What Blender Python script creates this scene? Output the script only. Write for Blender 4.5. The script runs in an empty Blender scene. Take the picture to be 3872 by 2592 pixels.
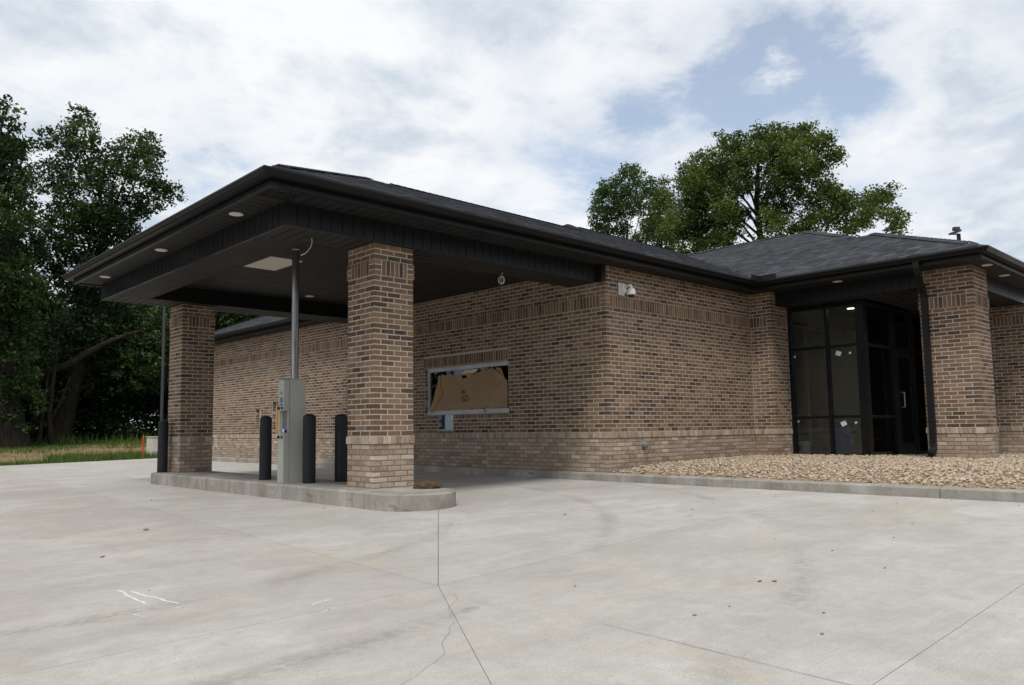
import bpy, bmesh, math, random
import numpy as np
from mathutils import Vector, Matrix

random.seed(7); rng = np.random.default_rng(11)
# overall look
EXPOSURE = 0.0
CLOUD_HI = (0.97, 0.985, 1.0); CLOUD_LO = (0.57, 0.655, 0.76)
HOLE_LIST = [((0.822, 0.405, 0.408), 0.075, 0.17), ((0.850, 0.350, 0.370), 0.045, 0.13), ((0.745, 0.555, 0.372), 0.035, 0.13), ((0.785, 0.475, 0.395), 0.045, 0.10), ((0.36, 0.88, 0.30), 0.05, 0.12), ((0.668, 0.564, 0.485), 0.025, 0.10), ((0.734, 0.61, 0.299), 0.03, 0.13)]
S = bpy.context.scene
COL = S.collection
PI = math.pi

# ------------------------------------------------------------------ camera
cam_d = bpy.data.cameras.new('camera'); cam = bpy.data.objects.new('camera', cam_d); COL.objects.link(cam)
_r = Vector((0.7355, -0.6774, -0.0125)); _f = Vector((0.6747, 0.7323, 0.0921))
_yaw, _pitch, _roll = -0.7443, 0.0922, -0.0125
fw = Vector((math.sin(-_yaw)*math.cos(_pitch), math.cos(_yaw)*math.cos(_pitch), math.sin(_pitch)))
rt = fw.cross(Vector((0, 0, 1))).normalized(); up = rt.cross(fw)
r2 = rt*math.cos(_roll) + up*math.sin(_roll); u2 = -rt*math.sin(_roll) + up*math.cos(_roll)
CAM = Vector((-5.5416, -8.1378, 0.714))
cam.matrix_world = Matrix(((r2.x, u2.x, -fw.x, CAM.x), (r2.y, u2.y, -fw.y, CAM.y), (r2.z, u2.z, -fw.z, CAM.z), (0, 0, 0, 1)))
cam_d.sensor_width = 36.0; cam_d.lens = 2961.16/3872*36
cam_d.shift_x = 0.0222; cam_d.shift_y = 0.0138
cam_d.clip_start = 0.05; cam_d.clip_end = 2000
S.camera = cam

# ------------------------------------------------------------------ sky, sun, exposure
SUN_EL, SUN_AZ = math.radians(58), math.radians(232)      # azimuth clockwise from +Y: behind and left of the camera
W = bpy.data.worlds.new('World'); S.world = W; W.use_nodes = True
nt = W.node_tree; nt.nodes.clear()
def N(t, **k):
    n = nt.nodes.new(t)
    for a, b in k.items(): setattr(n, a, b)
    return n
def L(a, b): nt.links.new(a, b)
def mth(op, a, b=None, clamp=False):
    m = N('ShaderNodeMath', operation=op); m.use_clamp = clamp
    for i, v in enumerate((a, b)):
        if v is None: continue
        if isinstance(v, (int, float)): m.inputs[i].default_value = v
        else: L(v, m.inputs[i])
    return m.outputs[0]
SKY_STRENGTH = 0.15
out = N('ShaderNodeOutputWorld'); bg = N('ShaderNodeBackground'); bg.inputs['Strength'].default_value = SKY_STRENGTH
sky = N('ShaderNodeTexSky', sky_type='NISHITA'); sky.sun_disc = False
sky.sun_elevation = SUN_EL; sky.sun_rotation = SUN_AZ; sky.air_density = 1.0; sky.dust_density = 0.3; sky.ozone_density = 1.0
tc = N('ShaderNodeTexCoord'); sep = N('ShaderNodeSeparateXYZ'); L(tc.outputs['Generated'], sep.inputs[0])
zc = mth('ADD', mth('MAXIMUM', sep.outputs['Z'], 0.0), 0.22)
cx = mth('DIVIDE', sep.outputs['X'], zc); cy = mth('DIVIDE', sep.outputs['Y'], zc)
cmb = N('ShaderNodeCombineXYZ'); L(cx, cmb.inputs[0]); L(cy, cmb.inputs[1]); cmb.inputs[2].default_value = SKY_SEED = 3.1
def noise(scale, detail, rough, dist=0.0, vec=None):
    n = N('ShaderNodeTexNoise'); n.inputs['Scale'].default_value = scale; n.inputs['Detail'].default_value = detail
    n.inputs['Roughness'].default_value = rough; n.inputs['Distortion'].default_value = dist
    L(vec or cmb.outputs[0], n.inputs['Vector']); return n.outputs['Fac']
n1 = noise(1.35, 9, 0.60, 0.45); n2 = noise(4.2, 7, 0.6, 0.2); n3 = noise(0.85, 5, 0.55, 0.3)
dens = mth('ADD', mth('MULTIPLY', n1, 0.78), mth('MULTIPLY', n2, 0.22))
# the broken patch of blue over the right half of the roof, and a thin one over the left eave
def hole(d, width, depth):
    v = N('ShaderNodeVectorMath', operation='DISTANCE'); L(tc.outputs['Generated'], v.inputs[0]); v.inputs[1].default_value = d
    q = mth('DIVIDE', mth('ADD', v.outputs['Value'], mth('MULTIPLY', mth('SUBTRACT', n2, 0.5), width*1.5)), width); q = mth('MULTIPLY', q, q)
    return mth('MULTIPLY', mth('POWER', 2.718, mth('MULTIPLY', q, -1.0)), depth)
HOLES = []
n4 = noise(7.0, 8, 0.65, 0.5)
hs = None
for d, w_, k in HOLE_LIST:
    q = hole(d, w_, k); hs = q if hs is None else mth('ADD', hs, q)
dens = mth('SUBTRACT', dens, mth('MULTIPLY', hs, mth('MULTIPLY', mth('ADD', n4, -0.26), 3.3)))
mask = N('ShaderNodeMapRange', interpolation_type='SMOOTHSTEP'); L(dens, mask.inputs['Value'])
mask.inputs['From Min'].default_value = 0.27; mask.inputs['From Max'].default_value = 0.50
mask.inputs['To Min'].default_value = 0.0; mask.inputs['To Max'].default_value = 1.0
shade = N('ShaderNodeMapRange', interpolation_type='SMOOTHSTEP')
L(mth('ADD', mth('MULTIPLY', n3, 0.35), mth('ADD', mth('MULTIPLY', n1, 0.30), mth('MULTIPLY', n2, 0.35))), shade.inputs['Value'])
shade.inputs['From Min'].default_value = 0.43; shade.inputs['From Max'].default_value = 0.585
cc = N('ShaderNodeMix', data_type='RGBA'); L(shade.outputs[0], cc.inputs['Factor'])
def sc3(c): return tuple(x/SKY_STRENGTH for x in c) + (1.0,)
cc.inputs['A'].default_value = sc3(CLOUD_HI); cc.inputs['B'].default_value = sc3(CLOUD_LO)
mx = N('ShaderNodeMix', data_type='RGBA'); L(mask.outputs[0], mx.inputs['Factor'])
hz = N('ShaderNodeMix', data_type='RGBA'); hz.inputs['Factor'].default_value = 0.30; L(sky.outputs[0], hz.inputs['A']); hz.inputs['B'].default_value = sc3((0.92, 0.97, 1.0)); L(hz.outputs['Result'], mx.inputs['A']); L(cc.outputs['Result'], mx.inputs['B'])
L(mx.outputs['Result'], bg.inputs['Color']); L(bg.outputs[0], out.inputs['Surface'])

sd = bpy.data.lights.new('sun', 'SUN'); sun = bpy.data.objects.new('sun', sd); COL.objects.link(sun)
sd.energy = 2.3; sd.angle = math.radians(13); sd.color = (1.0, 0.955, 0.88)
sdir = Vector((math.sin(SUN_AZ)*math.cos(SUN_EL), math.cos(SUN_AZ)*math.cos(SUN_EL), math.sin(SUN_EL)))
sun.rotation_euler = (-sdir).to_track_quat('-Z', 'Y').to_euler()

S.view_settings.view_transform = 'Standard'; S.view_settings.look = 'None'
S.view_settings.exposure = EXPOSURE; S.view_settings.gamma = 1.0; S.view_settings.use_curve_mapping = False

# ------------------------------------------------------------------ materials
def mat(name, build):
    m = bpy.data.materials.new(name); m.use_nodes = True
    t = m.node_tree; t.nodes.clear()
    o = t.nodes.new('ShaderNodeOutputMaterial'); b = t.nodes.new('ShaderNodeBsdfPrincipled')
    t.links.new(b.outputs[0], o.inputs['Surface'])
    G = NB(t, b, o); build(G); return m
class NB:
    def __init__(s, t, b, o): s.t = t; s.b = b; s.o = o
    def n(s, ty, **k):
        n = s.t.nodes.new(ty)
        for a, v in k.items(): setattr(n, a, v)
        return n
    def l(s, a, b): s.t.links.new(a, b)
    def pos(s): return s.n('ShaderNodeNewGeometry').outputs['Position']
    def attr(s, nm='tone'): return s.n('ShaderNodeAttribute', attribute_name=nm).outputs['Fac']
    def mapv(s, v, scale=(1, 1, 1), rot=(0, 0, 0), loc=(0, 0, 0)):
        m = s.n('ShaderNodeMapping'); s.l(v, m.inputs[0]); m.inputs['Scale'].default_value = scale
        m.inputs['Rotation'].default_value = rot; m.inputs['Location'].default_value = loc; return m.outputs[0]
    def noise(s, v, scale, detail=4, rough=0.55, dist=0.0):
        n = s.n('ShaderNodeTexNoise'); s.l(v, n.inputs['Vector']); n.inputs['Scale'].default_value = scale
        n.inputs['Detail'].default_value = detail; n.inputs['Roughness'].default_value = rough
        n.inputs['Distortion'].default_value = dist; return n.outputs['Fac']
    def math(s, op, a, b=0.0, clamp=False):
        m = s.n('ShaderNodeMath', operation=op); m.use_clamp = clamp
        for i, v in enumerate((a, b)):
            if isinstance(v, (int, float)): m.inputs[i].default_value = v
            else: s.l(v, m.inputs[i])
        return m.outputs[0]
    def ramp(s, f, stops, interp='LINEAR'):
        r = s.n('ShaderNodeValToRGB'); r.color_ramp.interpolation = interp
        e = r.color_ramp.elements
        while len(e) < len(stops): e.new(0.5)
        for i, (p, c) in enumerate(stops):
            e[i].position = p; e[i].color = (c, c, c, 1) if isinstance(c, (int, float)) else tuple(c) + (1,)
        s.l(f, r.inputs[0]); return r.outputs['Color']
    def mix(s, f, a, b, mode='MIX'):
        m = s.n('ShaderNodeMix', data_type='RGBA', blend_type=mode)
        for k, v in (('Factor', f), ('A', a), ('B', b)):
            if isinstance(v, (int, float)): m.inputs[k].default_value = v if k == 'Factor' else (v, v, v, 1)
            elif isinstance(v, tuple): m.inputs[k].default_value = v + (1,)
            else: s.l(v, m.inputs[k])
        return m.outputs['Result']
    def out(s, col, rough=0.8, spec=0.3, metal=0.0):
        if isinstance(col, tuple): s.b.inputs['Base Color'].default_value = col + (1,)
        else: s.l(col, s.b.inputs['Base Color'])
        if isinstance(rough, (int, float)): s.b.inputs['Roughness'].default_value = rough
        else: s.l(rough, s.b.inputs['Roughness'])
        s.b.inputs['Specular IOR Level'].default_value = spec; s.b.inputs['Metallic'].default_value = metal
    def bump(s, h, strength=0.3, dist=0.01):
        b = s.n('ShaderNodeBump'); b.inputs['Strength'].default_value = strength; b.inputs['Distance'].default_value = dist
        s.l(h, b.inputs['Height']); s.l(b.outputs[0], s.b.inputs['Normal'])

def m_plain(col, rough=0.6, spec=0.3, metal=0.0, var=0.12, scale=9.0, bump=0.0):
    def f(g):
        p = g.pos(); n = g.noise(p, scale, 5, 0.6); n2 = g.noise(p, scale*0.13, 3, 0.5)
        k = g.math('ADD', g.math('MULTIPLY', n, 0.6), g.math('MULTIPLY', n2, 0.4))
        lo = tuple(c*(1-var) for c in col); hi = tuple(min(1, c*(1+var)) for c in col)
        g.out(g.ramp(k, [(0.3, lo), (0.7, hi)]), g.ramp(n2, [(0.3, max(0.02, rough-0.08)), (0.7, min(1, rough+0.08))]), spec, metal)
        if bump: g.bump(g.noise(p, scale*12, 4, 0.6), bump, 0.004)
    return f

def f_brown(g):
    p = g.pos(); t = g.attr()
    c = g.ramp(t, [(0.0, (0.058, 0.041, 0.034)), (0.10, (0.066, 0.046, 0.036)), (0.15, (0.110, 0.067, 0.042)), (0.45, (0.160, 0.098, 0.060)),
                   (0.75, (0.205, 0.128, 0.078)), (1.0, (0.270, 0.177, 0.113))])
    st = g.noise(g.mapv(p, (60, 60, 9)), 1.0, 4, 0.6)
    c = g.mix(g.ramp(st, [(0.45, 0.0), (0.72, 0.45)]), c, (0.30, 0.20, 0.125))
    sp = g.noise(p, 130, 3, 0.6); c = g.mix(g.ramp(sp, [(0.28, 0.55), (0.42, 0.0)]), c, (0.04, 0.028, 0.024))
    big = g.noise(p, 0.9, 4, 0.6); c = g.mix(g.ramp(big, [(0.54, 0.0), (0.78, 0.20)]), c, (0.42, 0.37, 0.32))
    run = g.noise(g.mapv(p, (3.2, 3.2, 0.5)), 1.0, 5, 0.6); c = g.mix(g.ramp(run, [(0.58, 0.0), (0.74, 0.28)]), c, (0.085, 0.065, 0.05))
    g.out(c, 0.88, 0.2); g.bump(g.noise(g.mapv(p, (70, 70, 25)), 1.0, 5, 0.65), 0.5, 0.004)
def f_blend(g):
    p = g.pos(); t = g.attr()
    c = g.ramp(t, [(0.0, (0.225, 0.165, 0.125)), (0.25, (0.31, 0.235, 0.18)), (0.6, (0.375, 0.29, 0.225)), (0.9, (0.43, 0.345, 0.275)), (1.0, (0.54, 0.46, 0.38))])
    st = g.noise(g.mapv(p, (38, 38, 14)), 1.0, 4, 0.62)
    c = g.mix(g.ramp(st, [(0.5, 0.0), (0.66, 0.55)]), c, (0.56, 0.48, 0.39))
    bl = g.noise(p, 17, 4, 0.6); c = g.mix(g.ramp(bl, [(0.60, 0.0), (0.74, 0.7)]), c, (0.20, 0.13, 0.075))
    dk = g.noise(g.mapv(p, (1, 1, 1), loc=(9, 4, 2)), 11, 4, 0.6); c = g.mix(g.ramp(dk, [(0.66, 0.0), (0.75, 0.75)]), c, (0.055, 0.05, 0.048))
    sx = g.n('ShaderNodeSeparateXYZ'); g.l(p, sx.inputs[0]); ns = g.noise(g.mapv(p, (1, 1, 1.6)), 2.2, 5, 0.6)
    spl = g.math('ADD', g.math('MULTIPLY', g.math('SUBTRACT', 0.42, sx.outputs['Z']), 1.3), g.math('MULTIPLY', g.math('SUBTRACT', ns, 0.5), 1.5), True)
    far = g.ramp(g.math('DIVIDE', sx.outputs['X'], 10.0), [(0.40, 0.0), (0.50, 1.0)])
    c = g.mix(g.math('MULTIPLY', g.math('MULTIPLY', spl, 0.55), far), c, (0.17, 0.115, 0.07))
    g.out(c, 0.9, 0.2); g.bump(g.noise(p, 55, 5, 0.65), 0.6, 0.006)
def f_mortar(col):
    def f(g):
        p = g.pos(); n = g.noise(p, 40, 5, 0.6); b = g.noise(p, 1.1, 4, 0.6)
        c = g.ramp(n, [(0.25, tuple(x*0.75 for x in col)), (0.75, tuple(min(1, x*1.12) for x in col))])
        g.out(g.mix(g.ramp(b, [(0.4, 0.0), (0.7, 0.35)]), c, tuple(x*0.72 for x in col)), 0.95, 0.1)
        g.bump(n, 0.5, 0.003)
    return f
def f_concrete(base, dirt, light, joints=True):
    def f(g):
        p = g.pos(); t = g.attr()
        big = g.noise(g.mapv(p, (1, 0.6, 1), (0, 0, 0.6)), 0.6, 7, 0.62, 0.4)
        med = g.noise(g.mapv(p, (0.75, 1.15, 1), (0, 0, -0.25)), 1.6, 7, 0.62, 0.6)
        c = g.mix(g.ramp(big, [(0.36, 0.0), (0.64, 1.0)]), base, light)
        c = g.mix(g.ramp(med, [(0.42, 0.62), (0.60, 0.0)]), c, dirt)
        tan = g.noise(g.mapv(p, (1, 1, 1), (0, 0, 0), (13, 7, 0)), 0.8, 8, 0.66, 0.9)
        c = g.mix(g.ramp(tan, [(0.54, 0.0), (0.74, 0.42)]), c, (0.50, 0.41, 0.29))
        rust = g.noise(g.mapv(p, (1, 1, 1), (0, 0, 0), (3, 27, 0)), 2.3, 6, 0.6, 0.5)
        c = g.mix(g.ramp(rust, [(0.71, 0.0), (0.80, 0.32)]), c, (0.38, 0.25, 0.13))
        dk = g.noise(g.mapv(p, (1.35, 0.8, 1), (0, 0, -0.5), (5, 3, 0)), 1.25, 9, 0.7, 0.8)
        c = g.mix(g.ramp(dk, [(0.60, 0.0), (0.80, 0.36)]), c, (0.235, 0.23, 0.22))
        sx = g.n('ShaderNodeSeparateXYZ'); g.l(p, sx.inputs[0]); trk = None
        dd = g.math('SQRT', g.math('ADD', g.math('POWER', g.math('ADD', sx.outputs['X'], 4.5), 2.0), g.math('POWER', g.math('ADD', sx.outputs['Y'], -2.5), 2.0)))
        tre = g.noise(g.mapv(p, (16, 16, 16)), 1.0, 3, 0.6); pat = g.noise(p, 1.3, 4, 0.6)
        for rr in (7.62, 6.12, 9.1):
            w_ = g.math('MULTIPLY', g.math('ABSOLUTE', g.math('SUBTRACT', dd, rr)), 7.5); w_ = g.math('SUBTRACT', 1.0, w_, True); trk = w_ if trk is None else g.math('ADD', trk, w_, True)
        trk = g.math('MULTIPLY', g.math('MULTIPLY', trk, g.ramp(tre, [(0.38, 0.15), (0.55, 1.0)])), g.ramp(pat, [(0.40, 0.0), (0.60, 0.62)]))
        c = g.mix(trk, c, (0.24, 0.23, 0.215))
        oil = g.noise(g.mapv(p, (1, 1, 1), (0, 0, 0), (41, 17, 0)), 1.9, 5, 0.55, 0.2); c = g.mix(g.ramp(oil, [(0.72, 0.0), (0.79, 0.45)]), c, (0.19, 0.18, 0.165))
        sp = g.noise(p, 42, 3, 0.6); c = g.mix(g.ramp(sp, [(0.71, 0.0), (0.77, 0.55)]), c, (0.16, 0.145, 0.125))
        fine = g.noise(p, 190, 4, 0.7); c = g.mix(0.42, c, g.ramp(fine, [(0.3, 0.16), (0.7, 0.84)]), 'OVERLAY')
        mid = g.noise(p, 9.0, 6, 0.7, 0.3); c = g.mix(0.16, c, g.ramp(mid, [(0.3, 0.24), (0.7, 0.74)]), 'OVERLAY')
        fl = g.noise(g.mapv(p, (1, 1, 1), (0, 0, 0), (8, 2, 0)), 15, 3, 0.6); c = g.mix(g.ramp(fl, [(0.70, 0.0), (0.78, 0.35)]), c, (0.26, 0.235, 0.20))
        gr = g.noise(g.mapv(p, (0.8, 1.3, 1), (0, 0, 0.4), (21, 9, 0)), 0.42, 9, 0.72, 0.7); c = g.mix(g.ramp(gr, [(0.46, 0.0), (0.68, 0.42)]), c, (0.31, 0.30, 0.275))
        br = g.noise(g.mapv(p, (2.5, 160, 2.5), (0, 0, 0.35)), 1.0, 4, 0.65); c = g.mix(0.10, c, g.ramp(br, [(0.3, 0.22), (0.7, 0.78)]), 'OVERLAY')
        c = g.mix(1.0, c, g.ramp(t, [(0.0, (0.89, 0.862, 0.835)), (0.5, (0.955, 0.945, 0.925)), (1.0, (1.02, 1.03, 1.04))]), 'MULTIPLY')
        g.out(c, g.ramp(big, [(0.3, 0.66), (0.7, 0.84)]), 0.35); g.bump(g.math('ADD', fine, g.math('MULTIPLY', br, 1.2)), 0.28, 0.004)
    return f
def f_kerb(g):
    p = g.pos()
    a = g.noise(p, 1.6, 7, 0.65, 0.5); v = g.noise(g.mapv(p, (7, 7, 1.2)), 1.0, 6, 0.65); fine = g.noise(p, 85, 4, 0.65)
    c = g.ramp(a, [(0.3, (0.222, 0.200, 0.166)), (0.5, (0.318, 0.296, 0.262)), (0.70, (0.435, 0.418, 0.396))])
    c = g.mix(g.ramp(v, [(0.52, 0.0), (0.72, 0.6)]), c, (0.17, 0.155, 0.125))
    pit = g.noise(p, 26, 3, 0.6); c = g.mix(g.ramp(pit, [(0.66, 0.0), (0.74, 0.55)]), c, (0.44, 0.43, 0.41))
    wet = g.noise(g.mapv(p, (1, 1, 3), loc=(2, 8, 1)), 1.9, 6, 0.6); c = g.mix(g.ramp(wet, [(0.61, 0.0), (0.68, 0.7)]), c, (0.12, 0.105, 0.078))
    c = g.mix(0.25, c, g.ramp(fine, [(0.3, 0.2), (0.7, 0.8)]), 'OVERLAY')
    g.out(c, 0.9, 0.25); g.bump(g.math('ADD', fine, pit), 0.5, 0.006)
def f_shingle(g):
    p = g.pos(); t = g.attr()
    c = g.ramp(t, [(0.0, (0.010, 0.0105, 0.012)), (0.4, (0.031, 0.033, 0.038)), (0.7, (0.052, 0.056, 0.065)), (1.0, (0.092, 0.098, 0.112))])
    n = g.noise(p, 170, 3, 0.7); c = g.mix(0.4, c, g.ramp(n, [(0.3, 0.15), (0.7, 0.85)]), 'OVERLAY')
    b = g.noise(p, 1.7, 4, 0.6); c = g.mix(g.ramp(b, [(0.4, 0.0), (0.7, 0.3)]), c, (0.085, 0.092, 0.105))
    g.out(c, 0.9, 0.25); g.bump(n, 0.5, 0.004)
def f_leaf(lo, mid, hi):
    def f(g):
        t = g.attr(); c = g.ramp(t, [(0.0, lo), (0.55, mid), (1.0, hi)])
        g.out(c, 0.5, 0.22)
        tr = g.n('ShaderNodeBsdfTranslucent'); g.l(g.mix(1.0, c, (1.0, 1.15, 0.45), 'MULTIPLY'), tr.inputs['Color'])
        ms = g.n('ShaderNodeMixShader'); ms.inputs[0].default_value = 0.30
        g.l(g.b.outputs[0], ms.inputs[1]); g.l(tr.outputs[0], ms.inputs[2]); g.l(ms.outputs[0], g.o.inputs['Surface'])
    return f
def f_bark(g):
    p = g.pos(); n = g.noise(g.mapv(p, (9, 9, 1.8)), 1.0, 6, 0.65); c = g.ramp(n, [(0.3, (0.012, 0.010, 0.009)), (0.7, (0.042, 0.037, 0.031))])
    g.out(c, 0.95, 0.1); g.bump(n, 0.8, 0.03)
def f_stone(g):
    p = g.pos(); t = g.attr()
    c = g.ramp(t, [(0.0, (0.28, 0.18, 0.11)), (0.10, (0.37, 0.275, 0.18)), (0.35, (0.435, 0.34, 0.24)), (0.6, (0.48, 0.385, 0.28)), (0.85, (0.53, 0.445, 0.345)), (0.95, (0.39, 0.375, 0.35)), (1.0, (0.57, 0.52, 0.45))])
    n = g.noise(p, 60, 4, 0.6); c = g.mix(0.35, c, g.ramp(n, [(0.3, 0.25), (0.7, 0.75)]), 'OVERLAY'); g.out(c, 0.72, 0.35)
def f_lawn(g):
    p = g.pos(); n = g.noise(p, 0.55, 6, 0.65, 0.4); f = g.noise(p, 16, 5, 0.7); sp = g.n('ShaderNodeSeparateXYZ'); g.l(p, sp.inputs[0])
    k = g.math('ADD', n, g.math('MULTIPLY', f, 0.25))
    soil = g.ramp(f, [(0.3, (0.165, 0.115, 0.065)), (0.7, (0.30, 0.225, 0.13))]); gr = g.ramp(f, [(0.3, (0.022, 0.042, 0.008)), (0.7, (0.065, 0.095, 0.022))])
    band = g.ramp(g.math('DIVIDE', g.math('SUBTRACT', sp.outputs['Y'], 19.0), 20.0), [(0.0, 0.85), (0.10, 0.5), (0.16, 0.05), (0.42, 0.05), (0.56, 0.55), (0.8, 0.9)])
    c = g.mix(g.ramp(g.math('ADD', g.math('MULTIPLY', g.math('SUBTRACT', n, 0.5), 1.6), band), [(0.42, 0.0), (0.62, 1.0)]), soil, gr)
    g.out(c, 0.95, 0.1); g.bump(f, 0.8, 0.03)
def f_glass(g):
    t = g.t; tr = g.n('ShaderNodeBsdfTransparent'); tr.inputs[0].default_value = (0.80, 0.84, 0.82, 1); gl = g.n('ShaderNodeBsdfGlossy'); gl.inputs['Roughness'].default_value = 0.015
    gl.inputs['Color'].default_value = (0.85, 0.9, 0.92, 1)
    fr = g.n('ShaderNodeFresnel'); fr.inputs[0].default_value = 1.5; k = g.math('ADD', g.math('MULTIPLY', fr.outputs[0], 1.3), 0.02, True)
    ms = g.n('ShaderNodeMixShader'); g.l(k, ms.inputs[0]); g.l(tr.outputs[0], ms.inputs[1]); g.l(gl.outputs[0], ms.inputs[2]); g.l(ms.outputs[0], g.o.inputs['Surface'])
def f_card(g):
    p = g.pos(); a = g.noise(p, 2.2, 5, 0.6); v = g.noise(g.mapv(p, (2, 26, 1)), 1.0, 4, 0.6)
    c = g.ramp(a, [(0.3, (0.29, 0.195, 0.115)), (0.7, (0.36, 0.25, 0.155))]); c = g.mix(g.ramp(v, [(0.5, 0.0), (0.75, 0.25)]), c, (0.24, 0.155, 0.085))
    g.out(c, 0.85, 0.2); g.bump(v, 0.15, 0.003)
def f_wood(g):
    p = g.pos(); n = g.noise(g.mapv(p, (30, 30, 2)), 1.0, 5, 0.6, 0.6); g.out(g.ramp(n, [(0.3, (0.34, 0.20, 0.09)), (0.7, (0.47, 0.31, 0.16))]), 0.8, 0.2)
def f_steel(g):
    p = g.pos(); n = g.noise(g.mapv(p, (30, 30, 1.2)), 1.0, 5, 0.6); g.out(g.ramp(n, [(0.35, (0.16, 0.155, 0.165)), (0.65, (0.42, 0.40, 0.41))]), 0.30, 0.5, 0.85)
def f_dirt(g):
    p = g.pos(); n = g.noise(p, 45, 5, 0.7); g.out(g.ramp(n, [(0.3, (0.055, 0.035, 0.022)), (0.7, (0.17, 0.115, 0.075))]), 0.95, 0.1); g.bump(n, 1.0, 0.02)
def f_emit(col, st):
    def f(g):
        g.out(col, 0.5); g.b.inputs['Emission Color'].default_value = col + (1,); g.b.inputs['Emission Strength'].default_value = st
    return f
def f_alu(col, rough=0.38):
    def f(g):
        p = g.pos(); n = g.noise(p, 3.0, 4, 0.6); d = g.noise(p, 60, 3, 0.6)
        c = g.ramp(n, [(0.3, tuple(x*0.88 for x in col)), (0.7, tuple(x*1.15 for x in col))])
        c = g.mix(g.ramp(d, [(0.62, 0.0), (0.78, 0.08)]), c, (0.10, 0.095, 0.085)); g.out(c, g.ramp(n, [(0.3, rough-0.06), (0.7, rough+0.08)]), 0.20)
    return f

M = {}
for nm, fn in dict(
    brown_brick=f_brown, blend_brick=f_blend, mortar=f_mortar((0.52, 0.465, 0.41)), base_mortar=f_mortar((0.25, 0.195, 0.15)),
    concrete=f_concrete((0.445, 0.428, 0.405), (0.385, 0.363, 0.334), (0.505, 0.491, 0.470)), kerb=f_kerb, joint=m_plain((0.17, 0.155, 0.135), 0.95, 0.1),
    shingle=f_shingle, bronze=f_alu((0.0115, 0.0118, 0.0135)), bronze_shaded=f_alu((0.006, 0.006, 0.006), 0.45), soffit=f_alu((0.0235, 0.0212, 0.0195), 0.62),
    gutter=f_alu((0.0070, 0.0070, 0.0072), 0.40), frame=f_alu((0.0075, 0.0075, 0.008), 0.38), glass=f_glass, silver=f_alu((0.50, 0.515, 0.53), 0.42),
    white=m_plain((0.78, 0.78, 0.76), 0.4, 0.4, 0, 0.04), lens=m_plain((0.72, 0.69, 0.62), 0.5, 0.3, 0, 0.04), cream=m_plain((0.62, 0.57, 0.48), 0.7, 0.2, 0, 0.06),
    black_plastic=m_plain((0.016, 0.017, 0.019), 0.62, 0.3, 0, 0.15, 30, 0.15), dome=m_plain((0.01, 0.01, 0.012), 0.08, 0.5, 0, 0.05),
    kiosk=m_plain((0.40, 0.405, 0.365), 0.42, 0.4, 0, 0.05), kiosk_dark=m_plain((0.16, 0.16, 0.15), 0.45, 0.4, 0, 0.08), steel=f_steel, blue=m_plain((0.02, 0.06, 0.42), 0.4, 0.4), green=m_plain((0.01, 0.22, 0.11), 0.25, 0.5), dark=m_plain((0.012, 0.012, 0.012), 0.5, 0.3),
    cable=m_plain((0.52, 0.50, 0.47), 0.5, 0.3), card=f_card, tape=m_plain((0.36, 0.215, 0.095), 0.6, 0.3, 0, 0.25, 14), ink=m_plain((0.012, 0.012, 0.016), 0.6), wood=f_wood,
    sheet_blue=m_plain((0.02, 0.05, 0.20), 0.5, 0.3, 0, 0.3), sheet_pale=m_plain((0.50, 0.58, 0.63), 0.4, 0.4, 0, 0.08),
    drywall=m_plain((0.42, 0.41, 0.385), 0.9, 0.1, 0, 0.06), inner_floor=m_plain((0.16, 0.15, 0.14), 0.6, 0.3), inner_door=m_plain((0.07, 0.045, 0.03), 0.5, 0.3),
    barrel=m_plain((0.10, 0.17, 0.36), 0.5, 0.3), bucket=m_plain((0.62, 0.62, 0.58), 0.5, 0.3), red=m_plain((0.42, 0.04, 0.02), 0.6, 0.2), orange=m_plain((0.62, 0.085, 0.02), 0.6, 0.2), paper=m_plain((0.72, 0.76, 0.75), 0.8, 0.2, 0, 0.05),
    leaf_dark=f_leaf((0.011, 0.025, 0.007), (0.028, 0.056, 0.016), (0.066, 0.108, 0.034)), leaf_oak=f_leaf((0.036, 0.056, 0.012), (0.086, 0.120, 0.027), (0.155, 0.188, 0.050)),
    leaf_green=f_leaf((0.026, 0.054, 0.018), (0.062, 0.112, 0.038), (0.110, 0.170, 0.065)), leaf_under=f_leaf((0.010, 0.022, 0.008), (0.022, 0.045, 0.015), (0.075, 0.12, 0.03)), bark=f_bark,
    stone=f_stone, gravel_base=m_plain((0.33, 0.25, 0.17), 0.95, 0.1, 0, 0.3, 20), lawn=f_lawn, grass=f_leaf((0.045, 0.080, 0.014), (0.095, 0.155, 0.032), (0.16, 0.21, 0.06)), straw=f_leaf((0.16, 0.115, 0.05), (0.27, 0.20, 0.10), (0.36, 0.29, 0.16)),
    dirt=f_dirt, post=m_plain((0.045, 0.047, 0.052), 0.5, 0.3), lamp_warm=f_emit((1.0, 0.78, 0.52), 8.0), chalk=m_plain((0.60, 0.59, 0.565), 0.9, 0.1, 0, 0.14, 40), grey_metal=m_plain((0.22, 0.22, 0.215), 0.5, 0.4), dry_leaf=m_plain((0.15, 0.075, 0.03), 0.8, 0.2, 0, 0.3, 30), pebble=m_plain((0.24, 0.21, 0.17), 0.85, 0.2, 0, 0.3, 40),
    asphalt_dirt=m_plain((0.14, 0.11, 0.08), 0.95, 0.1, 0, 0.3, 6)).items():
    M[nm] = mat(nm, fn)

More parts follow.
